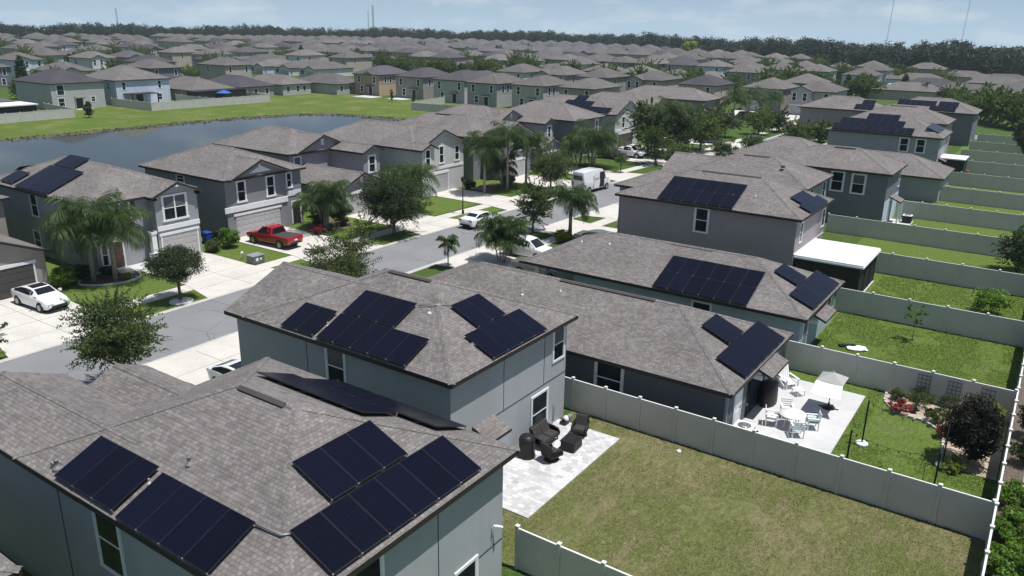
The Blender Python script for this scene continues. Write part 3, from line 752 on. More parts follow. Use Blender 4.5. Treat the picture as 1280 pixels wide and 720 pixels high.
# backyards
YB = [20.5, 32.7, 44.88, 57.2, 69.1, 81.1, 93.1, 105.3, 117.5, 129.7, 141.9, 154.1, 166.3]
rect('lawn', -18.2, .6, YB[0], YB[1], .004, LAWN_DRY)
rect('lawn', -12.9, .6, 8.3, YB[0], .004, LAWN)
for i in range(1, 12): rect('lawn', -14 if i != 5 else -17.4, .6, YB[i], YB[i+1], .004, LAWN)
for y0, y1 in zip(YB, YB[1:4]): rect('lawn', -36.5+.3, -30.6, y0, y1, .003, LAWN)
slab('patio', -18.3, -14.86, 23.3, 31.35, .05, PAVER)
slab('patio', -10.67, -6.15, 33.7, 43.55, .06, SLAB)
slab('patio', -15.1, -10.2, 60.2, 66.4, .05, SLAB)
slab('patio', -13.4, -11.2, 88.2, 91.2, .05, SLAB)
rect('mulch_strip', .72, 1.5, 5, 60, .004, MULCH)
rect('gravel_path', 1.5, 4.5, 5, 60, .006, MULCH_TAN)
# front lawns of the left row
for y0, y1 in ((17.6,29.6),(29.6,41.9),(41.9,54.6),(54.6,66.4),(66.4,78.8),(78.8,91)):
    rect('lawn', -66, -52.05, y0, y1, .006, LAWN)
    rect('lawn', -50.55, -48.2, y0, y1, .006, LAWN)
JM = plain('concrete_joint', (.20,.19,.175), .9)
mb = MB()
for y0, y1, xa, xb in ((19.6,26.0,-58.6,-48.3),(33.0,39.3,-58.4,-48.3),(43.2,49.4,-60,-48.3),(56.0,61.6,-58.6,-48.2),(69.6,74.6,-59,-47.4),(22.9,28.7,-40.4,-31.9),(49.2,55.6,-40.4,-29.6),(10.2,15.5,-40.4,-30.7)):
    for x in [xa+(xb-xa)*t for t in (.28,.55,.8)]: mb.box(x-.02,x+.02,y0+.03,y1-.03,.05,.0585)
    mb.box(xa,xb,(y0+y1)/2-.02,(y0+y1)/2+.02,.05,.0582)
for side, o0, o1 in ((1,-7.6,-6.2),(1,6.2,7.6)):
    for k in range(70):
        y = -10+k*1.9; x = -44.4+(0 if y < 52 else (roadx(min(y,170))+44.4)); mb.box(x+o0+.02,x+o1-.02,y-.012,y+.012,.02,.033)
struct(mb.build('pavement_joints', JM))
def blob(cx, cy, rx, ry, n=22, wob=.12, seed=1):
    r = random.Random(seed); ph = [r.random()*6 for _ in range(3)]
    return [(cx+rx*math.cos(t)*(1+wob*math.sin(2*t+ph[0])+wob*.5*math.sin(3*t+ph[1])), cy+ry*math.sin(t)*(1+wob*math.sin(2*t+ph[0])+wob*.5*math.sin(3*t+ph[1]))) for t in [2*PI*k/n for k in range(n)]]
sheet('flower_bed', blob(-57.9, 30.6, 1.5, 2.3, seed=4), .012, MULCH)
sheet('flower_bed', blob(-57.3, 52.2, 2.2, 2.4, seed=5), .012, MULCH)
sheet('flower_bed', blob(-56.6, 78, 1.6, 3.4, seed=6), .012, MULCH)  # brown sheet painted in for the dark shade under the palms
BED = [(-5.3,44.75),(-5.2,43.6),(-4.6,42.6),(-3.9,42.35),(-3.1,42.3),(-2.4,41.7),(-2.0,40.9),(-1.85,39.5),(-1.8,38),(.5,38),(.5,44.75)]
sheet('flower_bed', BED, .012, MULCH_TAN)
mb = MB()
for (x0,y0),(x1,y1) in zip(BED[:-2], BED[1:-2]):
    d = (V((x1,y1))-V((x0,y0))); n = max(1, int(d.length/.3))
    for k in range(n):
        p = V((x0,y0))+d*((k+.5)/n); u = d.normalized()
        mb.obox((p.x,p.y,.06), (u.x*.14,u.y*.14,0), (-u.y*.06,u.x*.06,0), (0,0,.05+rnd.random()*.02))
tag(mb.build('bed_edging', CURB), 'curved grey stone edging round the flower bed under the trellises', 'edging')
mb = MB()
ring = blob(-57.9, 30.6, 1.62, 2.42, 30, seed=4)
for i in range(30):
    p, q = V(ring[i]), V(ring[(i+1) % 30]); u = (q-p)*.5
    if i % 30 < 4 and False: continue
    mb.obox(((p.x+q.x)/2,(p.y+q.y)/2,.07), (u.x,u.y,0), (-u.y*.22,u.x*.22,0), (0,0,.07))
tag(mb.build('bed_edging', SLAB), 'pale curved concrete edging round the twin palm bed', 'edging')
# pond
def water():
    n = NT('pond_water'); p = n.pos()
    n.out('Base Color', n.ramp(n.noise(p, .03, 3), [(.3, (.034,.044,.036)), (.7, (.06,.066,.048))]))
    n.out('Roughness', .045); n.out('IOR', 1.33)
    mp = n.add('ShaderNodeMapping', {'Vector': p, 'Rotation': (0,0,.6), 'Scale': (1,.45,1)}).outputs['Vector']
    n.bump(n.noise(mp, .9, 3), .06, .05)
    return n.m
POND = [(-88,10),(-137.5,10),(-137.4,60),(-137.2,72),(-137.6,84),(-136.4,95),(-135.2,105.6),(-133,114),(-129,119.2),(-122,121.6),(-114,122.3),(-106,121.6),(-99,118.5),(-94,113),(-90,104),(-88,90)]
def grow(pts, k):
    cx = sum(p[0] for p in pts)/len(pts); cy = sum(p[1] for p in pts)/len(pts)
    return [(x+(k if x > cx else -k), y+(k if y > cy else -k)) for x, y in pts]
rect('meadow', -186, -84, 5, 158.6, .002, MEADOW)
sheet('bank', [(x + .7*math.sin(i*2.1), y + .6*math.sin(i*3.3)) for i, (x, y) in enumerate(grow(POND, 3.6))], .006, MUD)
sheet('pond', POND, .012, water())
rect('meadow', -130, -80, 366, 372, .01, MEADOW)
rect('pond', -128, -82, 372, 402, .012, bpy.data.materials['pond_water'])
for x0, x1, y0, y1 in ((-158,-151,155,159.6),(-147,-141.6,156.5,160.6),(-176.3,-174.6,90.7,94.2),(-176.5,-172.8,105,111.6)): rect('patio', x0, x1, y0, y1, .012, SLAB)

# ================================================================= fences
def panel_mesh(L, h=1.72):
    mb = MB(); mb.box(0, L, -.02, .02, .05, h-.1); mb.box(0, L, -.035, .035, h-.1, h); mb.box(0, L, -.036, .036, h, h+.03, 1); mb.box(0, L, -.03, .03, .02, .14)  # white strip on the top rail paints in its sunlit upper face
    for k in range(1, int(L/.3)): mb.box(k*.3-.004, k*.3+.004, -.0225, .0225, .14, h-.1)
    return mb.data('panel', [VINYL, WHITEV])
def post_mesh(h=1.83):
    mb = MB(); mb.box(-.065,.065,-.065,.065,0,h, 0); mb.box(-.078,.078,-.078,.078,h,h+.025, 1); mb.mesh([(-.07,-.07,h+.025),(.07,-.07,h+.025),(.07,.07,h+.025),(-.07,.07,h+.025),(0,0,h+.075)], [(0,1,4),(1,2,4),(2,3,4),(3,0,4)], 1)
    return mb.data('post', [VINYL, WHITEV])
P24, P18, POST = panel_mesh(2.44), panel_mesh(1.83), post_mesh()
def fence(label, p, q, step=2.44, group=None):
    p, q = V(p), V(q); d = q-p; n = max(1, round(d.length/step)); L = d.length/n
    r = thing('vinyl_fence', label, 'fence', (p.x, p.y, 0), math.atan2(d.y, d.x), group)
    for k in range(n+1): link('post', POST, r, (k*L, 0, 0))
    me = P24 if step > 2 else P18
    for k in range(n):
        o = link('panel', me, r, (k*L+.06, 0, 0)); o.scale.x = (L-.12)/(2.44 if step > 2 else 1.83)
    return r
G = 'grey vinyl fences between the backyards'
XE = .55
fence('grey vinyl fence cut off by the bottom edge, below the dry lawn', (-13.5, YB[0]), (XE, YB[0]), 1.83, G)
fence('grey vinyl fence between the dry lawn and the white slab patio', (-20.2, YB[1]), (XE, YB[1]), 1.83, G)
fence('grey vinyl fence carrying the black trellises', (-10.9, YB[2]), (XE, YB[2]), 1.83, G)
fence('grey vinyl fence behind the thin sapling', (-11.0, YB[3]), (XE, YB[3]), 2.44, G)
fence('grey vinyl fence just beyond the white-roofed screen porch', (-14.6, YB[4]), (XE, YB[4]), 2.44, G)
fence('grey vinyl fence running in front of the dark slate house', (-17.5, YB[5]), (XE, YB[5]), 2.44, G)
fence('grey vinyl fence just behind the black air conditioner', (-13.2, YB[6]), (XE, YB[6]), 2.44, G)
for i, t in enumerate(('first', 'second', 'third', 'fourth', 'fifth', 'sixth')):
    fence('distant grey vinyl fence, %s beyond the dark slate house yard' % t, (-12.5, YB[7+i]), (XE+6*(i > 2), YB[7+i]), 2.44, G)
fence('long sunlit-topped vinyl fence along the backs of all the yards', (.62, 12.5), (.62, 78), 1.83)
fence('pale vinyl fence by the pond below the sage green houses', (-127.5,156.5), (-122.8,139), 2.44, 'vinyl fences by the pond')
fence('pale vinyl fence turning towards the roofs beside the sage houses', (-122.8,139), (-108,141), 2.44, 'vinyl fences by the pond')
fence('long pale fence between pond bank and screened porch at left', (-161,60), (-161.5,83), 2.44, 'vinyl fences by the pond')
fence('short pale fence running back beside the screened porch', (-161.5,83), (-176,84.4), 2.44, 'vinyl fences by the pond')
fence('pale fence between the two tall houses by the pond', (-177,99.6), (-162,99.8), 2.44, 'vinyl fences by the pond')
fence('pale fence along the pond below the blue umbrella', (-162,99.8), (-160.5,130), 2.44, 'vinyl fences by the pond')
fence('short pale fence right of the blue umbrella', (-160.5,130), (-172,131), 2.44, 'vinyl fences by the pond')
fence('pale fence beside the light blue house lawn', (-162,115), (-176,115), 2.44, 'vinyl fences by the pond')

q = random.Random(17); mb = MB()
ed = [p for p in POND if p[0] < -93][1:]
for i in range(len(ed)-1):
    a, b_ = V(ed[i]), V(ed[i+1]); L = (b_-a).length; n_ = V((b_.y-a.y, -(b_.x-a.x))).normalized()
    for k in range(int(L*14)):
        p = a.lerp(b_, q.random()); p = p - n_*q.uniform(-.8, 3.2)
        if noise.noise(V((p.x*.12, p.y*.12, 2))) < -.25 and q.random() < .8: continue
        hh = q.uniform(.06,.22)*(2.2 if q.random() < .06 else 1); t = q.uniform(0,6.28); w = q.uniform(.12,.3)
        mb.face([(p.x-w*math.cos(t),p.y-w*math.sin(t),0),(p.x+w*math.cos(t),p.y+w*math.sin(t),0),(p.x+q.uniform(-.2,.2),p.y+q.uniform(-.2,.2),hh)], q.choice((0,0,1,1,2)))
o = struct(mb.build('bank_weeds', OAK), 'stuff'); tag(o, 'dark ragged weeds along the water line of the pond', 'weeds')

# ================================================================= vehicles
CARP = {}
def paint(name, col, rough=.25):
    if name not in CARP:
        n = NT(name); n.out('Base Color', c3(col)); n.out('Roughness', rough); n.out('Coat Weight', .6); n.out('Coat Roughness', .06); CARP[name] = n.m
    return CARP[name]
RUBBER = plain('tyre_rubber', (.018,.018,.018), .85); RIM = plain('alloy_rim', (.42,.42,.43), .3, .05, 9, .8)
LAMP = plain('headlight_glass', (.55,.57,.6), .15, .05); TAIL = plain('tail_light_red', (.35,.015,.015), .25, .05)
CARGLASS = plain('car_glass', (.010,.012,.014), .05, .1, 1, 0, 0, .5)
KINDS = {
 # x, z bottom, z belt, z top, half width low, belt, top
 'hatch': (1.46, [(-2.25,.42,.80,.82,.72,.74,.70),(-2.17,.30,.98,1.0,.82,.80,.72),(-1.85,.22,1.02,1.10,.88,.83,.70),(-1.05,.20,.99,1.36,.90,.84,.58),(-.35,.20,.96,1.43,.90,.85,.60),(.3,.20,.94,1.38,.90,.85,.59),(1.15,.20,.92,.95,.90,.84,.72),(1.75,.22,.83,.86,.88,.80,.62),(2.12,.28,.68,.72,.82,.74,.55),(2.25,.40,.56,.60,.70,.66,.50)], (2,3,6), 1.35),
 'sedan': (1.45, [(-2.4,.42,.78,.80,.70,.74,.68),(-2.32,.30,.98,1.0,.84,.80,.72),(-1.7,.22,1.0,1.05,.90,.84,.74),(-.95,.20,.97,1.34,.91,.85,.60),(-.2,.20,.95,1.43,.91,.86,.60),(.45,.20,.93,1.37,.91,.86,.59),(1.3,.20,.9,.93,.90,.84,.72),(1.9,.22,.82,.84,.88,.80,.62),(2.28,.28,.66,.70,.82,.74,.55),(2.42,.40,.56,.60,.68,.64,.5)], (2,3,6), 1.42),
 'suv': (1.7, [(-2.3,.45,.95,.97,.76,.78,.72),(-2.26,.34,1.08,1.15,.86,.84,.74),(-2.0,.28,1.10,1.60,.92,.88,.66),(-1.0,.26,1.08,1.69,.93,.89,.68),(-.2,.26,1.06,1.70,.93,.89,.68),(.5,.26,1.04,1.62,.93,.89,.66),(1.25,.26,1.02,1.05,.92,.87,.76),(1.85,.30,.95,.98,.90,.84,.68),(2.2,.36,.80,.84,.86,.78,.6),(2.32,.46,.66,.7,.74,.7,.55)], (1,2,6), 1.4),
 'pickup': (1.75, [(-2.75,.52,.98,1.0,.84,.84,.82),(-2.7,.45,1.08,1.10,.90,.90,.86),(-.75,.40,1.08,1.10,.93,.91,.87),(-.6,.38,1.10,1.64,.93,.9,.66),(0,.38,1.08,1.74,.93,.9,.68),(.55,.38,1.06,1.66,.93,.9,.66),(1.2,.38,1.06,1.1,.93,.88,.78),(1.9,.42,1.0,1.03,.92,.86,.72),(2.45,.46,.9,.94,.88,.82,.66),(2.6,.55,.74,.78,.8,.76,.6)], (2,3,6), 1.65),
 'van': (2.75, [(-2.95,.55,1.3,2.40,.88,.94,.70),(-2.88,.45,1.32,2.60,.94,.98,.76),(-1.2,.36,1.32,2.70,.98,.99,.76),(.5,.36,1.32,2.68,.98,.99,.76),(1.1,.36,1.3,2.56,.98,.98,.74),(1.5,.36,1.28,2.28,.98,.97,.72),(2.2,.38,1.25,1.34,.96,.92,.8),(2.7,.42,1.05,1.1,.94,.88,.74),(2.95,.5,.8,.85,.86,.82,.66)], (9,3,6), 1.85),
}
def vehicle(kind, name, label, cat, x, y, rz, col, extras=()):
    H_, st, (rw, cab0, wsh), wb = KINDS[kind]
    r = thing(name, label, cat, (x, y, .06 if abs(x+44) > 4 else .01), rz)
    mb = MB(); rings = []
    for q in st:
        X, zb, zl, zt, a, b, c = q
        zm = zb+(zl-zb)*.55
        rings.append([(X,a*.93,zb),(X,a,zm),(X,b,zl),(X,c,zt),(X,-c,zt),(X,-b,zl),(X,-a,zm),(X,-a*.93,zb)])
    n = len(rings)
    for i in range(n-1):
        for k in range(8):
            p = [rings[i][k], rings[i+1][k], rings[i+1][(k+1) % 8], rings[i][(k+1) % 8]]
            mb.face(p, 1 if k == 7 else 0, k != 7)
    mb.face(rings[0][::-1]); mb.face(rings[-1])
    wr_ = .33 if kind not in ('pickup', 'van') else .38
    hw = max(q[4] for q in st)
    for wx in (-wb, wb):
        for sg in (-1, 1): mb.rod((wx, sg*(hw-.2), wr_), (wx, sg*(hw-.004), wr_), wr_+.07, n=18, m=1, sm=False)
    # bumpers, grille, plate recess
    f = st[-1]; mb.box(f[0]-.05, f[0]+.03, -.55, .55, f[1]-.02, f[1]+.14, 1)
    b = st[0]; mb.box(b[0]-.03, b[0]+.05, -.6, .6, b[1]-.02, b[1]+.12, 1)
    if kind == 'pickup': mb.box(-2.66, -.8, -.80, .80, 1.10, 1.13, 2)
    vs = {}
    me = mb.data('body', [col, BLACK, plain('tonneau_vinyl', (.05,.05,.052), .6) if kind == 'pickup' else BLACK])
    import bmesh
    bm = bmesh.new(); bm.from_mesh(me); bmesh.ops.remove_doubles(bm, verts=bm.verts, dist=.0008); bmesh.ops.recalc_face_normals(bm, faces=bm.faces); bm.to_mesh(me); bm.free()
    me.polygons.foreach_set('use_smooth', [True]*len(me.polygons)); me.set_sharp_from_angle(angle=R(38))
    body = link('body', me, r)
    bv = body.modifiers.new('soft_edges', 'BEVEL'); bv.width = .05 if kind != 'van' else .09; bv.segments = 2; bv.limit_method = 'ANGLE'; bv.angle_limit = R(25)
    es = bpy.data.meshes.new  # noqa
    def patch(nm, quads, k=.9, mat=CARGLASS):
        g = MB()
        for q in quads:
            q = [V(p) for p in q]; c = sum(q, V())/4
            nn = (q[2]-q[0]).cross(q[3]-q[1]).normalized()
            if nn.dot(c-V((0,0,.6))) < 0: nn = -nn
            pts = [c+(p-c)*k+nn*.008 for p in q]
            if (pts[1]-pts[0]).cross(pts[2]-pts[0]).dot(nn) < 0: pts = pts[::-1]
            g.face(pts)
        g.build(nm, mat, r)
    patch('windscreen', [[rings[wsh-1][3],rings[wsh][3],rings[wsh][4],rings[wsh-1][4]]], .9)
    if kind != 'van': patch('rear_window', [[rings[rw][3],rings[rw+1][3],rings[rw+1][4],rings[rw][4]]], .88)
    else: patch('rear_window', [[(-2.955,.76,1.6),(-2.955,.66,2.2),(-2.955,-.66,2.2),(-2.955,-.76,1.6)]], .9)
    lo = cab0 if kind != 'van' else wsh-2
    for sg in (0, 1):
        kk = (2, 3) if sg == 0 else (5, 4)
        qs = []
        for i in range(lo-(1 if kind in ('hatch','sedan') else 0), wsh):
            if kind == 'pickup' and i < cab0: continue
            qs.append([rings[i][kk[0]], rings[i+1][kk[0]], rings[i+1][kk[1]], rings[i][kk[1]]])
        g = MB(); nq = len(qs)
        for i_, q in enumerate(qs):
            a, b_, c_, d_ = [V(p) for p in q]
            lo_ = lambda u, w, t: u.lerp(w, t)
            p0, p1, p2, p3 = lo_(a,d_,.12), lo_(b_,c_,.12), lo_(b_,c_,.86), lo_(a,d_,.86)
            if i_ == 0: p0, p3 = p0.lerp(p1,.16), p3.lerp(p2,.16)
            if i_ == nq-1: p1, p2 = p1.lerp(p0,.14), p2.lerp(p3,.14)
            elif nq > 2 and i_ == nq//2: p1, p2 = p1.lerp(p0,.07), p2.lerp(p3,.07)
            off = V((0, .012 if sg == 0 else -.012, .003)); pts = [p+off for p in (p0,p1,p2,p3)]
            nn = (pts[1]-pts[0]).cross(pts[2]-pts[0])
            g.face(pts if nn.y*off.y > 0 else pts[::-1])
        g.build('side_window', CARGLASS, r)
    W = MB(); W.rod((0,-.11,0),(0,.11,0),wr_,n=20,sm=False); tyre = W.data('tyre', [RUBBER])
    W = MB(); W.rod((0,-.115,0),(0,.115,0),wr_*.62,n=14,sm=False)
    for k in range(5):
        t = 2*PI*k/5; W.obox((wr_*.33*math.cos(t),0,wr_*.33*math.sin(t)), (wr_*.28*math.cos(t),0,wr_*.28*math.sin(t)), (0,.122,0), (-.03*math.sin(t),0,.03*math.cos(t)))
    rim = W.data('rim', [RIM])
    for wx in (-wb, wb):
        for sg in (-1, 1):
            o = link('wheel', tyre, r, (wx, sg*(hw-.09), wr_)); link('rim', rim, o)
    for sg in (-1, 1):
        q = st[-2]; g = MB(); g.obox((q[0]+.03, sg*q[5]*.72, q[2]-.06), (.1,0,0), (0,.2,0), (0,0,.065)); g.build('headlight', LAMP, r)
        q = st[1]; g = MB(); g.obox((q[0]-.02, sg*q[5]*.78, q[2]-.12), (.05,0,0), (0,.17,0), (0,0,.09 if kind != 'van' else .25)); g.build('tail_light', TAIL, r)
        q = st[wsh-1]; g = MB(); g.obox((q[0]+.45, sg*(q[5]+.12), q[2]+.1), (.06,0,0), (0,.11,0), (0,0,.07)); g.build('wing_mirror', col, r)
    g = MB(); g.obox((st[0][0]-.035,0,st[0][1]+.3), (.012,0,0),(0,.17,0),(0,0,.06)); g.build('number_plate', WHITE, r)
    if 'sunroof' in extras:
        a, bb = rings[cab0], rings[wsh-1]; g = MB()
        g.face([(-.55,.5,1.425),(-.55,-.5,1.425),(.2,-.5,1.412),(.2,.5,1.412)][::-1]); g.v = [(x,y,z+.012) for x,y,z in g.v]; g.build('sunroof', CARGLASS, r)
    if 'sidedoor' in extras:
        g = MB(); g.box(.3, 1.25, -.995, -.9, .5, 2.3); g.build('open_doorway', DARK, r)
        g = MB(); g.box(-1.0, .1, -1.045, -1.0, .5, 2.35); g.build('sliding_door', col, r)
        g = MB()
        for i in range(7): g.box(-.85+i*.12, -.79+i*.12, -1.055, -1.045, 1.45+.05*(i % 2), 1.62+.09*(i % 3))
        g.build('side_lettering', DUSK, r)
    if 'rack' in extras:
        g = MB()
        for sg in (-1, 1): g.tube([(-1.7,sg*.62,1.72),(-1.5,sg*.62,1.78),(.2,sg*.62,1.79),(.4,sg*.62,1.71)], [.02]*4, 6)
        g.build('roof_rail', BLACK, r)
    return r
WP = paint('white_car_paint', (.78,.79,.80)); RP = paint('red_car_paint', (.33,.012,.022)); GP = paint('grey_car_paint', (.13,.135,.14)); SP = paint('silver_car_paint', (.34,.35,.36)); BP = paint('navy_car_paint', (.014,.02,.06)); KP = paint('black_car_paint', (.012,.012,.014))
vehicle('hatch','parked_car','white hatchback with dark sunroof facing the street in front of the open dark garage','car',-55.7,24.4,R(3),WP,('sunroof',))
vehicle('pickup','pickup_truck','red pickup truck with black bed cover nosed up to a grey garage','pickup truck',-56.0,44.6,PI+R(3),RP)
vehicle('sedan','parked_car','white sedan parked at the kerb in the street, rear towards us','car',-46.0,61.9,R(88),WP)
vehicle('van','delivery_van','white high-roofed delivery van with its side door open in the street','van',-45.9,84.3,R(85),WP,('sidedoor',))
vehicle('hatch','parked_car','white hatchback in the driveway between the two nearest houses','car',-33.85,24.2,0,WP,('sunroof',)).scale = (.92,.95,.95)
vehicle('suv','parked_car','white SUV parked in front of the pale blue single-storey house','car',-35.9,55.2,0,WP)
vehicle('sedan','parked_car','grey car half hidden under the front corner of the pale blue house roof','car',-32.1,51.2,0,GP)
vehicle('sedan','parked_car','grey car beside the entrance of the mauve house, mostly hidden by roofs','car',-32.5,62.0,0,GP)
vehicle('pickup','pickup_truck','white pickup truck in the driveway of the gabled house beyond the van','pickup truck',-54.0,110.4,R(4),WP)
vehicle('sedan','parked_car','black car parked close beside the white pickup beyond the van','car',-55.4,107.6,R(4),KP)
vehicle('sedan','parked_car','navy blue car among the street trees beyond the white pickup','car',-50.4,134,R(30),BP)
vehicle('suv','parked_car','navy SUV by the pale trunk left of the far grey garage','car',-57.5,175.4,R(10),BP)
vehicle('sedan','parked_car','small white car at the far end, right of the distant grey garage','car',-42.6,172.4,R(80),WP)
vehicle('sedan','parked_car','pale car glimpsed through trees at the bend of the street','car',-54.5,141.5,R(60),SP)

# ================================================================= garden things of the nearest patio
WICKER = plain('dark_wicker', (.022,.019,.018), .6, .4, 40, bump=.5); CUSH = plain('charcoal_cushion', (.04,.037,.037), .85, .15, 8)
COVER = plain('black_vinyl_cover', (.014,.014,.016), .45, .2, 4, bump=.3); COVERB = plain('brown_vinyl_cover', (.02,.015,.015), .5, .2, 4, bump=.3)
def wicker(name, label, cat, x, y, rz, w=.62, swivel=True, seats=1):
    r = thing(name, label, cat, (x, y, .05), rz)                    # faces +x
    m = MB()
    if swivel: m.lathe([(.34,0),(.36,.04),(.2,.07),(.1,.1),(.1,.22),(.3,.26)], (0,0,0), 18)
    else:
        for sx in (-.28,.28):
            for sy in (-w/2+.05,w/2-.05): m.box(sx-.03,sx+.03,sy-.03,sy+.03,0,.26)
    m.build('base', WICKER, r)
    m = MB(); m.box(-.34,.36,-w/2,w/2,.24,.36); m.build('seat', WICKER, r)
    for k in range(seats):
        a = -w/2+.06+k*(w-.12)/seats; b = a+(w-.12)/seats-.02
        m = MB(); m.mesh([(-.28,a,.36),(.36,a,.36),(.36,b,.36),(-.28,b,.36),(-.25,a+.03,.47),(.33,a+.03,.45),(.33,b-.03,.45),(-.25,b-.03,.47)], [(0,1,5,4),(1,2,6,5),(2,3,7,6),(3,0,4,7),(4,5,6,7)]); m.build('cushion', CUSH, r)
        m = MB(); m.mesh([(-.26,a,.46),(-.26,b,.46),(-.42,b,.92),(-.42,a,.92),(-.14,a,.47),(-.14,b,.47),(-.33,b,.9),(-.33,a,.9)], [(4,5,6,7),(0,4,7,3),(1,2,6,5),(3,7,6,2)]); m.build('back_cushion', CUSH, r)
    m = MB(); pts = [(-.34,-w/2,.3),(-.30,-w/2,.3),(-.42,-w/2+.03,.95),(-.48,-w/2+.03,.95)]
    m.mesh(pts+[(x_,-y_,z_) for x_,y_,z_ in pts], [(0,1,2,3),(4,7,6,5),(1,5,6,2),(3,2,6,7),(0,3,7,4)]); m.build('backrest', WICKER, r)
    for sg in (-1,1):
        m = MB(); m.tube([(-.36,sg*w/2,.62),(0,sg*(w/2+.02),.60),(.28,sg*w/2,.55),(.36,sg*w/2,.40),(.34,sg*w/2,.25)], [.045,.05,.05,.045,.04], 8)
        m.mesh([(-.34,sg*w/2,.3),(.34,sg*w/2,.3),(.32,sg*w/2,.52),(-.36,sg*w/2,.6)], [(0,1,2,3),(3,2,1,0)]); m.build('armrest', WICKER, r)
    return r
wicker('wicker_loveseat', 'black wicker loveseat with two cushions under the patio window', 'loveseat', -17.55, 28.85, 0, 1.45, False, 2)
wicker('wicker_chair', 'black wicker swivel chair at the fence end of the paver patio', 'chair', -16.6, 30.55, R(-75), .7)
wicker('wicker_chair', 'black wicker swivel chair showing its back, nearest on the paver patio', 'chair', -16.5, 27.75, R(75), .7)
r = thing('ottoman', 'low black square ottoman table between the wicker chairs', 'ottoman', (-16.3, 29.2, .05), R(4))
m = MB(); m.box(-.36,.36,-.42,.42,.04,.44); m.build('base', WICKER, r)
m = MB(); m.box(-.39,.39,-.45,.45,.44,.5); m.build('top', COVER, r)
r = thing('covered_grill', 'round barbecue under a black cover beside the loveseat', 'grill', (-17.6, 27.35, .05))
m = MB(); m.lathe([(.42,0),(.40,.12),(.36,.35),(.37,.62),(.38,.86),(.34,.98),(.30,1.0),(.29,1.04),(.1,1.06),(.01,1.06)], (0,0,0), 20); m.build('cover', COVER, r)
r = thing('garden_pump', 'small pump with a white dome by the house corner on the paver patio', 'pump', (-17.75, 31.15, .05))
m = MB(); m.box(-.22,.12,-.28,.1,0,.16); m.rod((-.05,-.2,.2),(-.05,.1,.2),.09,n=12); m.build('motor', BLACK, r)
m = MB(); m.lathe([(.14,.16),(.15,.26),(.12,.36),(.05,.42),(.01,.43)], (-.02,0,0), 14); m.build('dome', WHITE, r)
m = MB(); m.box(-.12,.12,.2,.45,0,.32); m.build('housing', GREYM, r)
tag(MB.build((lambda q: (q.lathe([(.11,0),(.12,.05),(.08,.1),(.01,.12)], (-12.05,31.95,.0), 12), q)[1])(MB()), 'sprinkler_cap', WHITE), 'small white cap lying in the dry lawn near the fence', 'lawn cap')

# ================================================================= white slab patio
RESIN = plain('white_resin', (.78,.79,.80), .5, .05); TEALC = plain('teal_cushion', (.16,.30,.29), .85, .1, 6)
r = thing('patio_table', 'round white patio table on the white slab patio', 'table', (-8.45,37.55,.06))
m = MB(); m.lathe([(.60,.70),(.66,.71),(.66,.74),(.01,.745)], (0,0,0), 28); m.build('top', RESIN, r)
for k in range(4):
    t = PI/4+k*PI/2; m = MB(); m.rod((.40*math.cos(t),.40*math.sin(t),.0),(.34*math.cos(t),.34*math.sin(t),.7),.03); m.build('leg', RESIN, r)
def patio_chair(label, x, y, rz, teal):
    r = thing('patio_chair', label, 'chair', (x,y,.06), rz, 'white chairs round the patio table')
    for sx in (-.25,.25):
        for sy in (-.27,.27): m = MB(); m.rod((sx,sy,0),(sx,sy,.62 if sx > 0 else .6),.034); m.build('leg', RESIN, r)
    m = MB(); m.box(-.27,.27,-.26,.26,.38,.42); m.build('seat', RESIN, r)
    m = MB(); m.box(-.24,.26,-.23,.23,.42,.49); m.build('cushion', TEALC if teal else RESIN, r)
    m = MB(); c_ = [(-.27,-.26),( -.27,.26)]
    for zz in (.5,.62,.74,.86): m.obox((-.29-.08*(zz-.42),0,zz), (.012,0,0),(0,.26,0),(0,0,.035))
    for sy in (-.26,.26): m.rod((-.26,sy,.4),(-.34,sy,.92),.02)
    m.build('backrest', RESIN, r)
    for sy in (-.27,.27): m = MB(); m.box(-.3,.3,sy-.05,sy+.05,.62,.66); m.build('armrest', RESIN, r)
patio_chair('white patio chair with a teal cushion, nearest to the fence', -7.95, 36.75, R(120), True)
patio_chair('white patio chair on the house side of the round table', -9.35, 37.2, R(15), False)
patio_chair('white patio chair on the far side of the round table', -8.95, 38.45, R(-65), False)
patio_chair('white patio chair right of the round table, facing the house', -7.55, 38.0, R(205), True)
r = thing('lounge_chair', 'white slatted adirondack lounge chair against the far patio corner', 'chair', (-10.0,42.3,.06), R(-40))
m = MB()
for k in range(6): m.obox((-.25+k*.13,0,.36-k*.012), (.055,0,0),(0,.3,0),(0,0,.012))
m.build('seat', RESIN, r)
m = MB()
for k in range(5): m.obox((-.47,-.24+k*.12,.68), (.02,0,0),(0,.05,0),(-.14,0,.36))
m.build('backrest', RESIN, r)
for sy in (-.36,.36):
    m = MB(); m.box(-.45,.45,sy-.06,sy+.06,.54,.57); m.build('armrest', RESIN, r)
    m = MB(); m.box(.36,.44,sy-.03,sy+.03,0,.54); m.build('leg', RESIN, r)
    m = MB(); m.obox((-.2,sy,.2), (.4,0,-.14),(0,.02,0),(0.02,0,.06)); m.build('leg', RESIN, r)
r = thing('footstool', 'low white slatted footstool in front of the lounge chair', 'footstool', (-9.2,41.5,.06), R(-40))
m = MB()
for k in range(5): m.obox((-.24+k*.12,0,.34), (.05,0,0),(0,.26,0),(0,0,.012))
m.build('top', RESIN, r)
for sx in (-.25,.25):
    for sy in (-.22,.22): m = MB(); m.rod((sx,sy,0),(sx,sy,.33),.025); m.build('leg', RESIN, r)
r = thing('sun_lounger', 'white chaise lounge with pale cushion close behind the near fence', 'sun lounger', (-8.5,35.0,.06), R(-12))
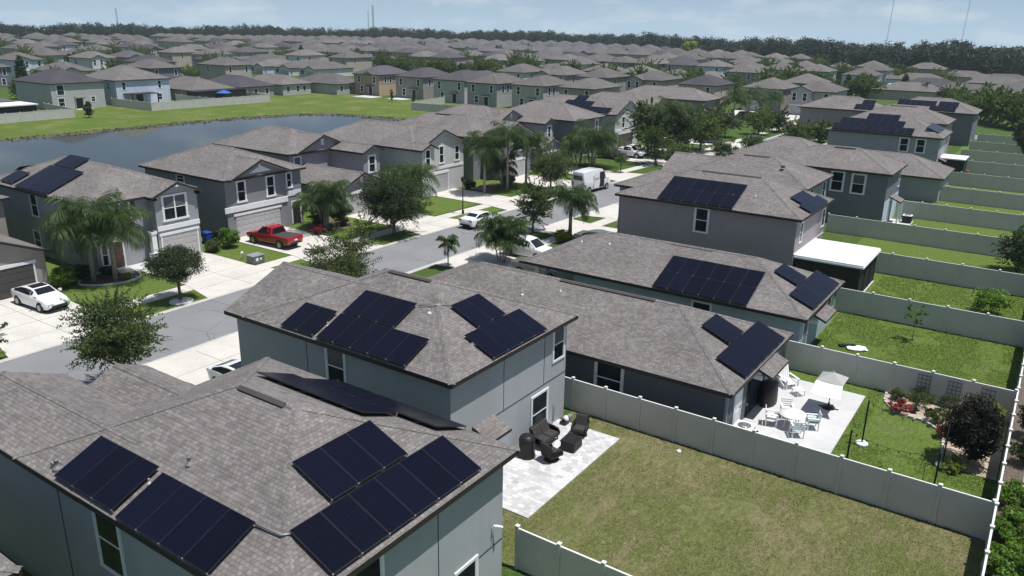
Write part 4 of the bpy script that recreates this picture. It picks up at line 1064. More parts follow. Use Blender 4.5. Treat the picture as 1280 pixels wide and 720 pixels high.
m = MB(); m.box(-.9,.9,-.3,.3,.26,.31); m.build('frame', RESIN, r)
m = MB(); m.mesh([(-.85,-.27,.31),(.3,-.27,.31),(.3,.27,.31),(-.85,.27,.31),(-.85,-.27,.38),(.3,-.27,.38),(.3,.27,.38),(-.85,.27,.38),(.9,-.27,.62),(.9,.27,.62)], [(0,1,5,4),(2,3,7,6),(3,0,4,7),(4,5,6,7),(5,8,9,6)]); m.build('cushion', plain('pale_mint_cushion', (.50,.60,.58), .85), r)
for sx in (-.8,.8):
    for sy in (-.26,.26): m = MB(); m.rod((sx,sy,0),(sx,sy,.27),.025); m.build('leg', RESIN, r)
r = thing('garden_umbrella', 'small pointed garden umbrella with a white front flap on the slab patio', 'umbrella', (-7.45,40.85,.06))
m = MB(); m.lathe([(.34,0),(.34,.05),(.06,.09),(.05,.3)], (0,0,0), 16); m.box(-.5,.5,-.04,.04,0,.04); m.build('base', BLACK, r)
m = MB(); m.rod((0,0,.2),(0,0,2.03),.022); m.build('pole', BLACK, r)
CANV = plain('white_canvas', (.82,.82,.82), .8, .03); CANVG = plain('grey_canvas', (.36,.36,.35), .8, .05)
m = MB(); q = .66; cs = [(-q,-q,1.68),(q,-q,1.68),(q,q,1.68),(-q,q,1.68)]
for i in range(4): m.face([cs[i], cs[(i+1) % 4], (0,0,2.06)]); m.face([(x*.98,y*.98,z-.01) for x,y,z in (cs[(i+1) % 4], cs[i])]+[(0,0,2.04)])
m.build('canopy', CANVG, r)
m = MB(); n_ = 6
P_ = lambda a, b: ((-1+2*a)*(.67+.08*b), -.665-.6*b, 1.685-.52*b-.03*math.sin(PI*a))
for i in range(n_):
    for k in range(3): m.face([P_(i/n_,(k+1)/3),P_((i+1)/n_,(k+1)/3),P_((i+1)/n_,k/3),P_(i/n_,k/3)])
m.build('front_flap', CANV, r)
m = MB(); m.rod((0,0,2.03),(0,0,2.13),.025); m.build('finial', RESIN, r)
m = MB()
for sx in (-1,1):
    for sy in (-1,1): m.rod((0,0,1.98),(sx*.64,sy*.64,1.66),.01)
    m.rod((sx*.3,-.3,1.7),(sx*.74,-1.25,1.165),.01)
m.build('ribs', BLACK, r)
r = thing('covered_sofa', 'large brown-black covered shape with rounded ends under the small porch roof', 'covered furniture', (-10.25,39.55,.06))
m = MB(); m.lathe([(.50,0),(.52,.1),(.50,.7),(.47,1.1),(.36,1.2),(.01,1.24)], (0,0,0), 24, sx=.85, sy=1.5); m.build('cover', COVERB, r)
r = thing('doormat', 'dark grey doormat by the back door of the charcoal house', 'mat', (-9.95,35.6,.06)); m = MB(); m.box(-.35,.35,-.5,.5,0,.015); m.build('mat', COVER, r)
def aircon(label, x, y, z=.06, top=WHITE, body=GREYM):
    r = thing('air_conditioner', label, 'air conditioner', (x,y,z))
    m = MB(); m.box(-.42,.42,-.42,.42,0,.74)
    for k in range(9): 
        for s_ in (-.425,.425): m.box(-.38,.38,s_-.006,s_+.006,.08+k*.07,.10+k*.07); m.box(s_-.006,s_+.006,-.38,.38,.08+k*.07,.10+k*.07)
    m.build('casing', body, r)
    m = MB(); m.box(-.45,.45,-.45,.45,.74,.80); m.build('top', top, r)
    m = MB(); m.lathe([(.32,.80),(.32,.82),(.01,.83)], (0,0,0), 20)
    for k in range(8): t = PI*k/8; m.obox((0,0,.835),(.32*math.cos(t),.32*math.sin(t),0),(-.008*math.sin(t),.008*math.cos(t),0),(0,0,.006))
    m.build('fan_grille', GREYM, r)
aircon('pale air conditioner unit between the near fence and the charcoal house', -9.95, 34.75)
aircon('black air conditioner with pale top behind the dark slate house', -11.7, 90.2, .05, WHITE, BLACK)
aircon('pale air conditioner at the back corner of the pale blue house', -10.0, 46.0, .0)
# string light posts
POLES = [(-5.15,37.85),(-1.68,37.92),(-5.15,34.3),(-1.65,34.4)]
for (x, y), t in zip(POLES, ('far left','far right','near left','near right')):
    r = thing('light_pole', 'black string-light post in a white base, %s of the four on the lawn' % t, 'light post', (x,y,.004), 0, 'posts for the string lights')
    m = MB(); m.lathe([(.28,0),(.29,.1),(.25,.14),(.01,.15)], (0,0,0), 18); m.build('base', RESIN, r)
    m = MB(); m.box(-.035,.035,-.035,.035,.1,2.35); m.build('post', BLACK, r)
for i, j, t in ((0,1,'between the two far light posts'),(2,3,'between the two near light posts'),(1,3,'between the two right-hand light posts')):
    a, b = POLES[i], POLES[j]; m = MB()
    pts = [(a[0]+(b[0]-a[0])*k/16, a[1]+(b[1]-a[1])*k/16, 2.3-.35*(1-(2*k/16-1)**2)) for k in range(17)]
    m.tube(pts, [.012]*17, 5)
    for q in pts[1:-1:2]: m.lathe([(.012,-.02),(.03,-.06),(.028,-.1),(.005,-.12)], q, 6)
    tag(m.build('string_lights', BLACK), 'black string of small bulbs strung '+t, 'string lights', 'strings of lights')
for x, t in ((-3.6,'leftmost'),(-2.15,'middle'),(-.62,'rightmost, half behind the plum tree')):
    r = MB()
    for k in range(4): r.box(x-.3+k*.2-.012,x-.3+k*.2+.012,44.70,44.72,.3,1.62)
    for k in range(6): r.box(x-.32,x+.32,44.725,44.74,.42+k*.22,.445+k*.22)
    tag(r.build('trellis', BLACK), 'black square trellis on the grey fence, '+t, 'trellis', 'trellises on the fence')
r = thing('folded_tarp', 'crumpled white and black sheet lying on the lawn behind the trellis fence', 'tarp', (-8.1,50.5,.004), R(25))
m = MB(); N_ = 7
vs = [(-.6+i*.2, -.35+j*.12, .05+.07*rnd.random()) for i in range(N_) for j in range(N_)]
m.mesh(vs, [(i*N_+j,(i+1)*N_+j,(i+1)*N_+j+1,i*N_+j+1) for i in range(N_-1) for j in range(N_-1)], 0); m.build('sheet', WHITE, r)
m = MB(); m.obox((-.5,.35,.08),(.5,.1,0),(-.03,.15,0),(0,0,.05)); m.build('board', BLACK, r)

# ================================================================= street furniture
r = thing('street_lamp', 'slim black street lamp behind the white sedan at the kerb', 'street lamp', (-50.3,64.6,.0))
m = MB(); m.lathe([(.13,0),(.13,.35),(.06,.45),(.05,3.3),(.08,3.34)], (0,0,0), 10); m.build('pole', BLACK, r)
m = MB(); m.lathe([(.08,3.34),(.16,3.45),(.2,3.8),(.06,3.95),(.01,4.0)], (0,0,0), 8); m.build('lantern', BLACK, r)
r = thing('transformer_box', 'grey-green utility transformer box on the lawn by the red pickup', 'utility box', (-52.6,39.9,0))
m = MB(); m.box(-.45,.45,-.55,.55,0,.68); m.build('cabinet', plain('utility_green', (.10,.115,.11), .5), r)
m = MB(); m.box(-.48,.48,-.58,.58,.68,.75); m.build('lid', plain('utility_lid', (.24,.25,.24), .5), r)
m = MB(); m.box(.45,.46,-.3,-.05,.3,.55); m.box(.45,.46,.1,.3,.35,.5); m.build('label_plate', WHITE, r)
tag((lambda q: (q.lathe([(.09,0),(.09,.5),(.12,.55),(.11,.66),(.01,.7)], (-54.3,39.9,0), 10), q)[1])(MB()).build('standpipe', WHITEV), 'short white pipe standing in the lawn near the utility box', 'standpipe')
def bin_(label, x, y, col):
    r = thing('wheelie_bin', label, 'wheelie bin', (x,y,0), R(8))
    m = MB(); m.mesh([(-.25,-.25,.05),(.25,-.25,.05),(.25,.25,.05),(-.25,.25,.05),(-.32,-.31,1.0),(.32,-.31,1.0),(.32,.31,1.0),(-.32,.31,1.0)], [(0,3,2,1),(0,1,5,4),(1,2,6,5),(2,3,7,6),(3,0,4,7),(4,5,6,7)]); m.build('tub', col, r)
    m = MB(); m.mesh([(-.36,-.33,1.0),(.36,-.33,1.0),(.36,.33,1.0),(-.36,.33,1.0),(-.3,-.3,1.1),(.28,-.28,1.07),(.28,.28,1.07),(-.3,.3,1.1)], [(0,1,5,4),(1,2,6,5),(2,3,7,6),(3,0,4,7),(4,5,6,7)]); m.build('lid', col, r)
    for sy in (-.25,.25): m = MB(); m.rod((-.28,sy-.03,.12),(-.28,sy+.03,.12),.12,n=12,sm=False); m.build('wheel', RUBBER, r)
bin_('blue wheeled bin between the two grey houses', -60.9, 41.25, plain('blue_plastic', (.02,.06,.32), .45))
bin_('black wheeled bin beside the blue one', -60.2, 42.05, plain('black_plastic', (.02,.02,.022), .5))
# stone ring under the lollipop tree
mb = MB(); mb.lathe([(.8,.0),(.8,.1),(.6,.12),(.01,.14)], (-48.95,30.6,0), 20); tag(mb.build('tree_ring', SLAB), 'pale stone disc round the foot of the clipped street tree', 'tree ring')
# far right screened porch with white roof
r = thing('screen_porch', 'small white-roofed black screen porch beyond the grey fences', 'porch', (-12,124.6,0))
m = MB(); m.box(-1.3,1.9,-2.2,2.2,2.6,2.75); m.build('roof', WHITE, r)
m = MB(); m.box(-1.2,1.8,-2.1,-2.07,.1,2.6); m.box(1.77,1.8,-2.07,2.1,.1,2.6); m.build('screen', SCREEN, r)
tag((lambda q: (q.box(-9.6,-8.6,121.0,122.2,0,.9), q.box(-9.6,-9.45,121.0,122.2,.9,1.5), q)[2])(MB()).build('garden_bench', plain('red_paint', (.4,.06,.05), .5)), 'small red bench beside the far white-roofed porch', 'bench')
# masts and towers far away
def mast(label, x, y, h, w, tilt=0):
    r = thing('radio_mast', label, 'mast', (x,y,0)); r.rotation_euler.y = tilt
    m = MB(); n = max(6, int(h/ (w*2.2)))
    for k in range(3):
        t = 2*PI*k/3; m.rod((w*math.cos(t),w*math.sin(t),0),(w*.8*math.cos(t),w*.8*math.sin(t),h),w*.14,n=4,sm=False)
    for i in range(n):
        for k in range(3):
            t0, t1 = 2*PI*k/3, 2*PI*(k+1)/3; z0, z1 = h*i/n, h*(i+1)/n
            m.rod((w*math.cos(t0),w*math.sin(t0),z0),(w*math.cos(t1),w*math.sin(t1),z1),w*.09,n=4,sm=False)
    m.build('lattice', MASTM, r); return r
MASTM = plain('galvanised_mast', (.16,.17,.18), .6)
mast('twin-headed lattice mast on the horizon left of centre', -624, 648, 35.2, 1.0)
mast('shorter thin mast just left of the lattice mast on the horizon', -629, 646, 29.2, .5)
mast('single distant mast on the horizon near the left edge', -801, 468, 27.2, .9)
mast('hair-thin tall mast on the horizon at right, leaning slightly', -161, 885, 75, .45, R(1.5))
mast('hair-thin tall mast furthest right on the horizon', -97, 895, 75, .45, R(1.8))

# ================================================================= vegetation
def rdir(r):
    z = r.uniform(-1, 1); t = r.uniform(0, 2*PI); q = math.sqrt(1-z*z); return V((q*math.cos(t), q*math.sin(t), z))
def leaves(mb, r, c, rad, n, size, sq=(1,1,1), up=.3, slot=None, wgt=(.4,.4,.2)):
    for _ in range(n):
        d = rdir(r); k = r.random()**.45
        p = V((c[0]+d.x*rad*k*sq[0], c[1]+d.y*rad*k*sq[1], c[2]+d.z*rad*k*sq[2]))
        nn = (d*.8 + rdir(r)*.9 + V((0,0,up))).normalized()
        u = nn.orthogonal().normalized(); w = nn.cross(u); t = r.uniform(0, 2*PI)
        u, w = u*math.cos(t)+w*math.sin(t), w*math.cos(t)-u*math.sin(t)
        s = size*r.uniform(.6,1.35)
        m = r.choices((0,1,2), wgt)[0] if slot is None else slot
        mb.face([p-u*s, p+w*s*.42, p+u*s, p-w*s*.42], m)
def crown_mb(seed, rx, ry, z0, z1, n_cl, n_leaf, size, wisp=0.0, cone=0.0, fill=.62, clr=.34):
    """clumps spread through the crown's volume; returns builder and clump centres"""
    r = random.Random(seed); mb = MB(); cs = []
    zc, rz = (z0+z1)/2, (z1-z0)/2
    for i in range(n_cl):
        d = rdir(r); k = fill+(1-fill)*r.random() if r.random() < .8 else r.random()*fill
        k *= 1-clr*.55
        if wisp: k *= 1+wisp*r.uniform(-.35,.5)
        sh = 1-cone*(d.z*k+1)/2*.85
        c = V((d.x*k*rx*sh, d.y*k*ry*sh, zc+d.z*k*rz)); cs.append(c)
        rad = clr*min(rx,ry,rz*1.3)*r.uniform(.65,1.25)
        wg = r.choice([(.7,.28,.02),(.4,.5,.1),(.15,.55,.3),(.3,.5,.2)])
        sq = (1,1,.7) if not wisp else (1.25,1.25,.6)
        leaves(mb, r, c, rad, int(n_leaf*r.uniform(.6,1.3)), size, sq, .3, None, wg)
        if wisp:      # loose sprays sticking out of the outline
            for _ in range(2):
                o = (V((d.x,d.y,d.z*.5+.15)) + rdir(r)*.5).normalized()
                for j in range(7):
                    leaves(mb, r, c+o*rad*(1+j*.17), rad*.16, 4, size*.9, (1,1,1), .2, None, wg)
    return mb, cs
def trunk_mb(seed, cs, z0, rad, lean=0.0, nb=7, bot=0.0):
    r = random.Random(seed+99); mb = MB()
    top = V((lean, lean*.5, z0))
    mb.tube([(0,0,bot-.1),(lean*.3,0,z0*.4),top], [rad*1.35, rad, rad*.85], 9)
    for c in r.sample(cs, min(nb, len(cs))):
        m1 = top.lerp(c, .5)+V((0,0,-.12*(c-top).length)); mb.tube([top-V((0,0,.15)), m1, c], [rad*.6, rad*.36, rad*.12], 6)
    return mb
def tree(label, x, y, h, w, seed, mats=None, clear=.3, n_cl=60, n_leaf=60, size=.13, name='tree', cat='tree', group=None, tr=None, zoff=0.0, **kw):
    z0 = h*clear
    t = thing(name, label, cat, (x, y, zoff), 0, group)
    mb, cs = crown_mb(seed, w/2, w/2, z0, h, n_cl, n_leaf, size, **kw)
    mb.build('crown', mats or OAK, t)
    tm = trunk_mb(seed, cs, z0*1.05+.1, tr or max(.05, h*.022)); tm.build('trunk', BARK, t)
    return t
def shrub(label, x, y, h, w, seed, mats, n_cl=30, n_leaf=45, size=.07, name='shrub', cat='shrub', group=None, **kw):
    t = thing(name, label, cat, (x, y, 0), 0, group)
    mb, cs = crown_mb(seed, w/2, w/2, .03, h, n_cl, n_leaf, size, **kw); mb.build('foliage', mats, t)
    sm = MB()
    for c in cs[:6]: sm.tube([(0,0,-.05),(c.x*.4,c.y*.4,c.z*.5),tuple(c)], [.025,.018,.008], 5)
    sm.build('stems', BARK, t); return t
tree('wispy young oak in the verge behind the nearest roof, trunk on the street edge', -38.6, 20.3, 5.5, 4.3, 3, OAK, .26, 150, 150, .075, wisp=.35, clr=.25, tr=.13)
tree('clipped lollipop tree with a dense round crown on a pale stone ring', -49.2, 30.7, 4.1, 4.2, 5, DKOAK, .33, 100, 190, .07, fill=.7, clr=.33, tr=.11)
tree('tall airy tree behind the second house roof, left of the big oak', -40.0, 37.4, 5.4, 4.2, 7, OAK, .12, 120, 130, .075, wisp=.4, clr=.27)
tree('big dark street oak shading the pavement beside the low gabled garage', -49.9, 53.6, 5.8, 5.7, 9, DKOAK, .2, 190, 170, .09, clr=.27, tr=.17, fill=.6, wisp=.15)
tree('small young tree at the left foot of the big street oak', -49.6, 49.4, 2.3, 1.9, 12, OAK, .25, 26, 40, .10, wisp=.3)
tree('slender olive-green tree in the verge, left of the bushy palm by the van', -40.4, 62.8, 4.9, 3.1, 15, OAK, .16, 95, 100, .085, wisp=.4, clr=.26)
tree('rounded street tree standing left of the white van', -49.2, 80.2, 5.0, 4.6, 17, OAK, .3, 100, 110, .10, wisp=.25, tr=.12)
tree('very young tree on its own grass island beyond the van', -48.7, 97.5, 2.8, 2.1, 19, OAK, .3, 26, 40, .12)
tree('loose street tree to the right of the white pickup', -47.9, 106.8, 5.4, 4.6, 21, OAK, .25, 60, 45, .17, wisp=.4)
tree('tall feathery tree left in the clump at the bend of the street', -52.4, 113.7, 8.8, 5.4, 23, OAK, .2, 80, 55, .2, wisp=.3)
tree('low dark tree in front of the roof edge at the bend of the street', -43.4, 104.4, 3.9, 4.6, 25, OAK, .1, 60, 50, .15)
tree('full rounded tree in the middle of the clump at the bend', -47.6, 114.5, 7.9, 6.3, 27, DKOAK, .2, 85, 60, .2)
tree('bright tree at the right of the clump at the bend of the street', -47.9, 123.8, 6.6, 6.1, 29, FARLEAF, .2, 80, 60, .2, wisp=.2)
tree('dark narrow tree left of the navy car', -53.5, 124, 7.2, 4.5, 31, DKOAK, .2, 60, 60, .2)
for i,(x,y,h,w,t) in enumerate(((-42.4,119.9,3.1,5.2,'wide clipped bush before the far grey roof, left of two'),(-40.6,127.6,3.2,4.6,'wide clipped bush before the far grey roof, right of two'),(-37.2,121,3,4,'green bush tucked behind the far roof ridge'))):
    shrub(t, x, y, h, w, 40+i, OAK, 50, 60, .15)
tree('ball-shaped tree right of the navy SUV', -50.7, 165.3, 4.4, 3.9, 45, FARLEAF, .1, 45, 60, .2)
tree('dark tree cluster right of the distant grey garage', -43.2, 185, 4.8, 5.0, 46, DKOAK, .1, 70, 60, .25)
shrub('round bushes below the dark trees near the small white car', -40.5, 160.5, 2.9, 6.4, 47, DKOAK, 55, 60, .2)
for i,(x,y,h,w,t) in enumerate(((-15.9,209,6.4,7.4,'leafy tree left of the group at the right edge'),(-12.6,204,7.2,8.2,'tallest bright tree of the group at the right edge'),(-9.0,199,6.6,7.2,'bushy tree right of the tallest one at the right edge'),(-6,196,6.4,7.2,'cropped tree at the right edge beyond the fences'),(-22.4,232,4.6,6.4,'tree behind the bright group near the right edge'),(-17,226,4.6,6,'pale tree half hidden behind the bright right group'),(-35.2,262,4.4,4.2,'single round dark tree before the far low house'),(-26,245,5.2,6.3,'low wide tree between two far low houses'))):
    tree(t, x, y, h, w, 60+i, FARLEAF if i != 6 else DKOAK, .15, 70, 50, .28, wisp=.25)
for i,(x,y,t) in enumerate(((-4.4,149.4,'tree cut by the right edge above the fences'),)): tree(t, x, y, 7.4, 4.6, 75, DKOAK, .1, 60, 60, .2)
tree('thin sapling with a few pale leaves alone on the bright lawn', -5.5, 54.2, 2.5, 1.0, 80, BRIGHT, .45, 12, 10, .09, wisp=.3, tr=.02)
shrub('leafy green bush alone on the lawn beyond the sapling', -1.9, 63.2, 2.2, 2.8, 81, BRIGHT, 26, 60, .13, clr=.36)
shrub('dark broad bush at the right edge, three fences back', -1.0, 76.6, 4.2, 3.9, 82, DKOAK, 60, 70, .13)
tree('dark plum-leaved tree in the flower bed corner by the long fence', -.75, 38.9, 3.5, 3.2, 84, PURPLE, .06, 130, 130, .075, cone=.5, clr=.27, tr=.06)
# flower bed plants
for i,(x,y,h,w,m,t) in enumerate(((-4.35,42.75,.62,1.2,REDF,'red flowering mound at the left end of the flower bed'),(-1.95,41.0,.7,1.0,REDF,'red flowering mound beside the plum tree'),(-3.6,44.15,.95,1.5,OAK,'bushy green plant under the left trellis'),(-2.15,43.9,1.0,1.5,DKOAK,'bushy green plant under the middle trellis'),(-2.5,42.4,.6,1.1,OAK,'low green plant in front of the middle trellis'),(-4.7,44.2,.6,.7,OAK,'small plant at the far left corner of the flower bed'),(-.3,43.9,1.1,1.4,LIME,'yellow-green plant under the right trellis'),(-1.2,37.9,.55,1.2,LIME,'pale low plant at the foot of the plum tree'),(-2.95,43.2,.35,.5,PURPLE,'little dark plant in the tan gravel'),(-3.7,43.1,.3,.4,DKOAK,'tiny dark plant among the tan stones'))):
    shrub(t, x, y, h*1.2, w*1.25, 90+i, m, 30, 60, .05)
# hedge beyond the long fence
for i,(y,h,t) in enumerate(((24.5,1.0,'bottom-most'),(27.5,1.1,'second from the bottom'),(30.4,1.15,'third from the bottom'),(33.3,1.1,'fourth from the bottom'),(36.0,1.0,'fifth from the bottom'))):
    shrub('bright green hedge bush beyond the long fence, %s in the row' % t, 1.95+.1*(i % 2), y, h*1.1, 3.5, 110+i, BRIGHT, 130, 110, .075, group='hedge bushes outside the long fence')
shrub('dark shrub beyond the long fence at the right edge', 1.5, 43.6, 2.2, 1.6, 118, PURPLE, 40, 50, .09); shrub('dark green shrub behind the hedge at the right edge', 1.4, 40.3, 1.6, 1.5, 119, DKOAK, 40, 50, .08)
# front yard shrubs
for i,(x,y,h,w,m,t) in enumerate(((-58.4,27.4,1.8,2.0,BRIGHT,'bright round bush between the dark garage and the palm bed'),(-58.2,41.6,2.05,2.0,BRIGHT,'ball-clipped bush next to the wheeled bins'),(-58.1,39.9,1.25,1.6,OAK,'small box-clipped bush by the white garage corner'),(-55.6,49.4,1.0,1.5,REDF,'red-leaved low shrub beside the pickup driveway'),(-34.2,51.6,1.2,1.6,LIME,'yellow-green shrub by the roof corner under the white SUV'),(-58.6,30.9,.9,1.5,DKOAK,'dark shrub in the twin palm bed'),(-59.1,29.0,1.3,1.6,DKOAK,'dark bush against the wall behind the twin palms'),(-56.7,31.2,.55,.8,LIME,'yellowish tuft at the foot of the right palm'),(-58.4,51.9,1.6,2.2,DKOAK,'dark bush at the front door right of the pickup'),(-56.4,53.2,2.3,2.4,DKOAK,'dark rounded bush under the front-yard palm'),(-57.6,75.2,1.2,1.8,DKOAK,'low dark bush by the white garage door'),(-55.8,80.8,1.4,2.6,DKOAK,'dark shrub under the queen palms'),(-53,86.4,1.3,3,OAK,'green shrub between palms and street tree'),(-38.9,39.6,1.6,3.4,BRIGHT,'bright green bushes showing just above the second house ridge'),(-39.5,36.0,1.5,2.6,OAK,'mixed shrubs above the left part of the second house ridge'),(-36.2,61.3,1.3,1.8,LIME,'yellowish shrub at the foot of the feathery palm'),(-44.5,12.8,1.6,2.2,BRIGHT,'bright bush in the verge at the left edge') )):
    shrub(t, x, y, h, w, 130+i, m, 45, 110, .075)
shrub('leafy verge bush cropped by the left edge', -48.9, 17.0, 3.2, 3.0, 160, OAK, 40, 40, .12, wisp=.4)

# palms
def frond(mb, r, base, az, L, elev, droop, n=20, wl=.5):
    d = V((math.cos(az), math.sin(az), 0)); side = V((-d.y, d.x, 0)); pts = []
    for i in range(n+1):
        t = i/n; a = elev - droop*t*t
        if i == 0: p = V(base)
        else: p = pts[-1] + (d*math.cos(a)+V((0,0,math.sin(a))))*(L/n)
        pts.append(p)
    mb.tube(pts[::3]+[pts[-1]], [.028*(1-.8*k/(len(pts)//3+1)) for k in range(len(pts[::3])+1)], 4, 0)
    for i in range(2, n+1):
        t = i/n; ll = wl*(.45+1.1*math.sin(PI*min(1, t*.92+.06)))*r.uniform(.8,1.15)
        f = (pts[i]-pts[i-1]).normalized()
        for sg in (-1, 1):
            for q in (0, .33, .67):
                o = pts[i-1].lerp(pts[i], q)
                v = (side*sg*r.uniform(.6,.9)+f*.55+V((0,0,r.uniform(-.75,-.15)))).normalized()*ll
                tip = o+v+V((0,0,-.25*ll))
                w = f*.032
                mb.face([o-w, o+v*.55-w*.9, tip, o+v*.55+w*.9], r.choices((0,1,2),(.3,.5,.2))[0])
def palm(label, x, y, h, w, seed, nf=18, trunks=1, tr=.13, lean=.0, elev=(-.15,1.4), droop=(1.2,2.5), group=None, bush=False):
    r = random.Random(seed); t = thing('palm_tree', label, 'palm', (x, y, 0), 0, group)
    L = w*.62
    cr = MB(); tm = MB()
    for k in range(trunks):
        a = 2*PI*k/trunks + r.random(); o = V((.25*math.cos(a), .25*math.sin(a), 0)) if trunks > 1 else V((0,0,0))
        th = max(.3, (h - L*.55)*(1 if k == 0 else r.uniform(.55,.9))); le = V((lean+ (o.x if trunks > 1 else 0)*2, o.y*2, 0))
        top = o+le+V((0,0,th))
        if not bush: tm.tube([tuple(o+V((0,0,-.1))), tuple(o+le*.4+V((0,0,th*.5))), tuple(top)], [tr*1.25, tr, tr*.8], 9)
        else: tm.tube([tuple(o+V((0,0,-.1))), tuple(top)], [tr, tr*.8], 7)
        for i in range(int(nf*1.45) if trunks == 1 else max(10, nf//trunks+6)):
            frond(cr, r, top, 2.4*i+r.random()*.6, L*r.uniform(.85,1.12), r.uniform(*elev), r.uniform(*droop), 18, L*.25)
    cr.build('fronds', PALM, t); tm.build('trunk', PALMBARK, t); return t
palm('left one of the twin queen palms in the edged bed', -58.3, 29.5, 6.4, 6.0, 201, 22, tr=.16)
palm('right one of the twin queen palms in the edged bed', -57.0, 30.5, 6.1, 5.6, 202, 22, tr=.16)
palm('bushy palm in front of the charcoal house door', -56.6, 51.2, 5.2, 4.8, 203, 20, 3, elev=(.3,1.35))
palm('queen palm peeping over the big street oak', -54.5, 60.9, 5.5, 5.8, 204, 18)
palm('very small palm alone in the verge near the ridge of the second house', -39.3, 48.5, 2.7, 2.0, 205, 10, tr=.05)
palm('dense weeping clump palm in the verge behind the charcoal house', -36.7, 52.4, 4.2, 3.5, 206, 44, 4, elev=(.3,1.45), droop=(1.2,2.4), bush=True, tr=.06)
palm('feathery arching palm beside the silver SUV', -36.0, 62.4, 5.2, 4.5, 207, 22, tr=.16)
palm('queen palm nearest the white garage, in the group before the wide window', -54.5, 74.1, 7.3, 5.6, 208, 20)
palm('tallest queen palm of the group before the wide window', -53.4, 77.2, 8.2, 5.2, 209, 20)
palm('right-hand queen palm of the group before the wide window', -53.0, 80.6, 7.0, 5.0, 210, 20)
palm('short palm low between the queen palms', -55.2, 78.6, 4.2, 4.4, 211, 16)
palm('dense dark palm clump beyond the van, left of the white pickup', -53.6, 98.2, 6.8, 7.4, 212, 34, 4, elev=(.3,1.4))
palm('second dark palm behind the one left of the white pickup', -56.5, 99.5, 5.6, 5, 213, 20, 2)
palm('tall queen palm left in the clump at the bend of the street', -49.0, 113.4, 8.6, 5.4, 218, 20)
palm('tall queen palm right in the clump at the bend of the street', -50.0, 119.0, 7.8, 5.4, 219, 20)
palm('queen palm behind the clump at the bend of the street', -54.5, 118.0, 7.4, 5.2, 220, 18)
palm('spiky little palm at the left end of the second house ridge', -39.9, 30.9, 2.3, 2.4, 214, 12, tr=.07)
palm('palm left of the row by the distant grey garage', -56.2, 162, 7.4, 6.4, 215, 16)
palm('palm in the middle of the row by the distant grey garage', -57.5, 175.5, 7.2, 6.6, 216, 16); palm('palm right in the row by the distant grey garage', -55.7, 184.7, 6, 5.6, 217, 14)
for i,(x,y,h,w,t) in enumerate(((-50.8,143,5.2,4.8,'shade tree in the verge just past the bend, left side'),(-47.2,151,4.6,4.4,'smaller shade tree further past the bend, left side'),(-46.0,158,3.8,4.2,'low spreading tree before the cross street'),(-36.4,138,4.2,4.6,'bushy tree behind the far roof on the right kerb'),(-35.5,148,3.6,4.0,'second bushy tree behind the far roof on the right kerb'),(-55.5,148,4.6,5,'dark tree by the pale car at the bend'))):
    tree(t, x, y, h, w, 250+i, (OAK, FARLEAF, DKOAK)[i % 3], .12, 60, 60, .17, wisp=.25)
# small conical shrubs by the pond
tree('dark conical shrub on the pond bank before the pale two-storey house', -159.4, 84.7, 3.5, 2.4, 230, DKOAK, .03, 40, 50, .22, cone=.8)
tree('thin dark cypress on the bright lawn, left of two', -140.4, 151.5, 3.4, 1.2, 231, DKOAK, .03, 20, 40, .18, cone=.5); tree('thin dark cypress on the bright lawn, right of two', -132.5, 150.6, 3.0, 1.0, 232, DKOAK, .03, 18, 40, .18, cone=.5)
# blue umbrella by the pond
r = thing('garden_umbrella', 'blue garden umbrella by the screened pool cage across the pond', 'umbrella', (-166.5,121.5,0))
m = MB(); m.lathe([(1.8,2.3),(1.1,2.6),(.25,2.9),(.01,2.95)], (0,0,0), 8, sm=False); m.build('canopy', plain('blue_canvas', (.03,.12,.40), .7), r)
m = MB(); m.rod((0,0,0),(0,0,2.9),.05); m.build('pole', BLACK, r)
r = thing('pool_cage', 'dark screened pool cage behind the blue umbrella', 'pool cage', (-169.6,121.8,0))
m = MB(); m.box(-1.9,1.8,-6.8,6.8,.05,2.7); m.build('screen', SCREEN, r)
m = MB()
for k in range(7): m.box(1.8,1.86,-6.8+k*2.26,-6.72+k*2.26,0,2.7)
m.box(-1.95,1.88,-6.85,6.85,2.7,2.76); m.build('frame', BLACK, r)

# ================================================================= houses across the pond (their backs face it)
G = 'houses backing on the pond'
b = [(-190,-172,65,77,2.9,'x','h','h')]
h = House('low house with a white-roofed black screen porch at the left edge by the pond', b, [(-189.6,-172.4,65.4,76.6,0,2.95)], TAUPE, SH_FAR, G)
k = MB(); k.box(-172.3,-165.2,66.5,78.2,2.55,2.75); h.put('porch_roof', k, WHITE); k = MB(); k.box(-172.3,-165.5,66.8,77.9,.05,2.55); h.put('porch_screen', k, SCREEN)
b = [(-192,-176.2,86.1,98.4,5.5,'x','h','h')]
h = House('pale green-grey two-storey house behind the conical shrub by the pond', b, [(-191.6,-176.6,86.5,98,0,5.55)], PALEG, SH_FAR, G)
for a_, z_, w_, hh in ((88.5,3.1,1.7,2.1),(88.4,.7,1.5,1.8),(95.3,1.4,1.1,1.1)): h.win('+x',-176.6,a_,z_,w_,hh,sill=False,blinds=False)
h.door('+x',-176.6,92.2,1.5,2.1,DARK); h.leanto('+x',-176.6,91.2,93.2,2.35,.8)
b = [(-192,-176.6,100.6,114.7,5.5,'x','h','h')]
h = House('light blue two-storey house with a dark porch canopy by the pond', b, [(-191.6,-177,101,114.3,0,5.55)], PALEB, SH_FAR, G)
for a_ in (102.9,111.7): h.win('+x',-177,a_,3.4,1.0,1.7,sill=False,blinds=False)
h.win('+x',-177,111.5,.8,1.3,1.4,sill=False,blinds=False); h.win('-y',101,-180,3.4,1,1.7,sill=False); h.win('-y',101,-182,.8,1,1.4,sill=False)
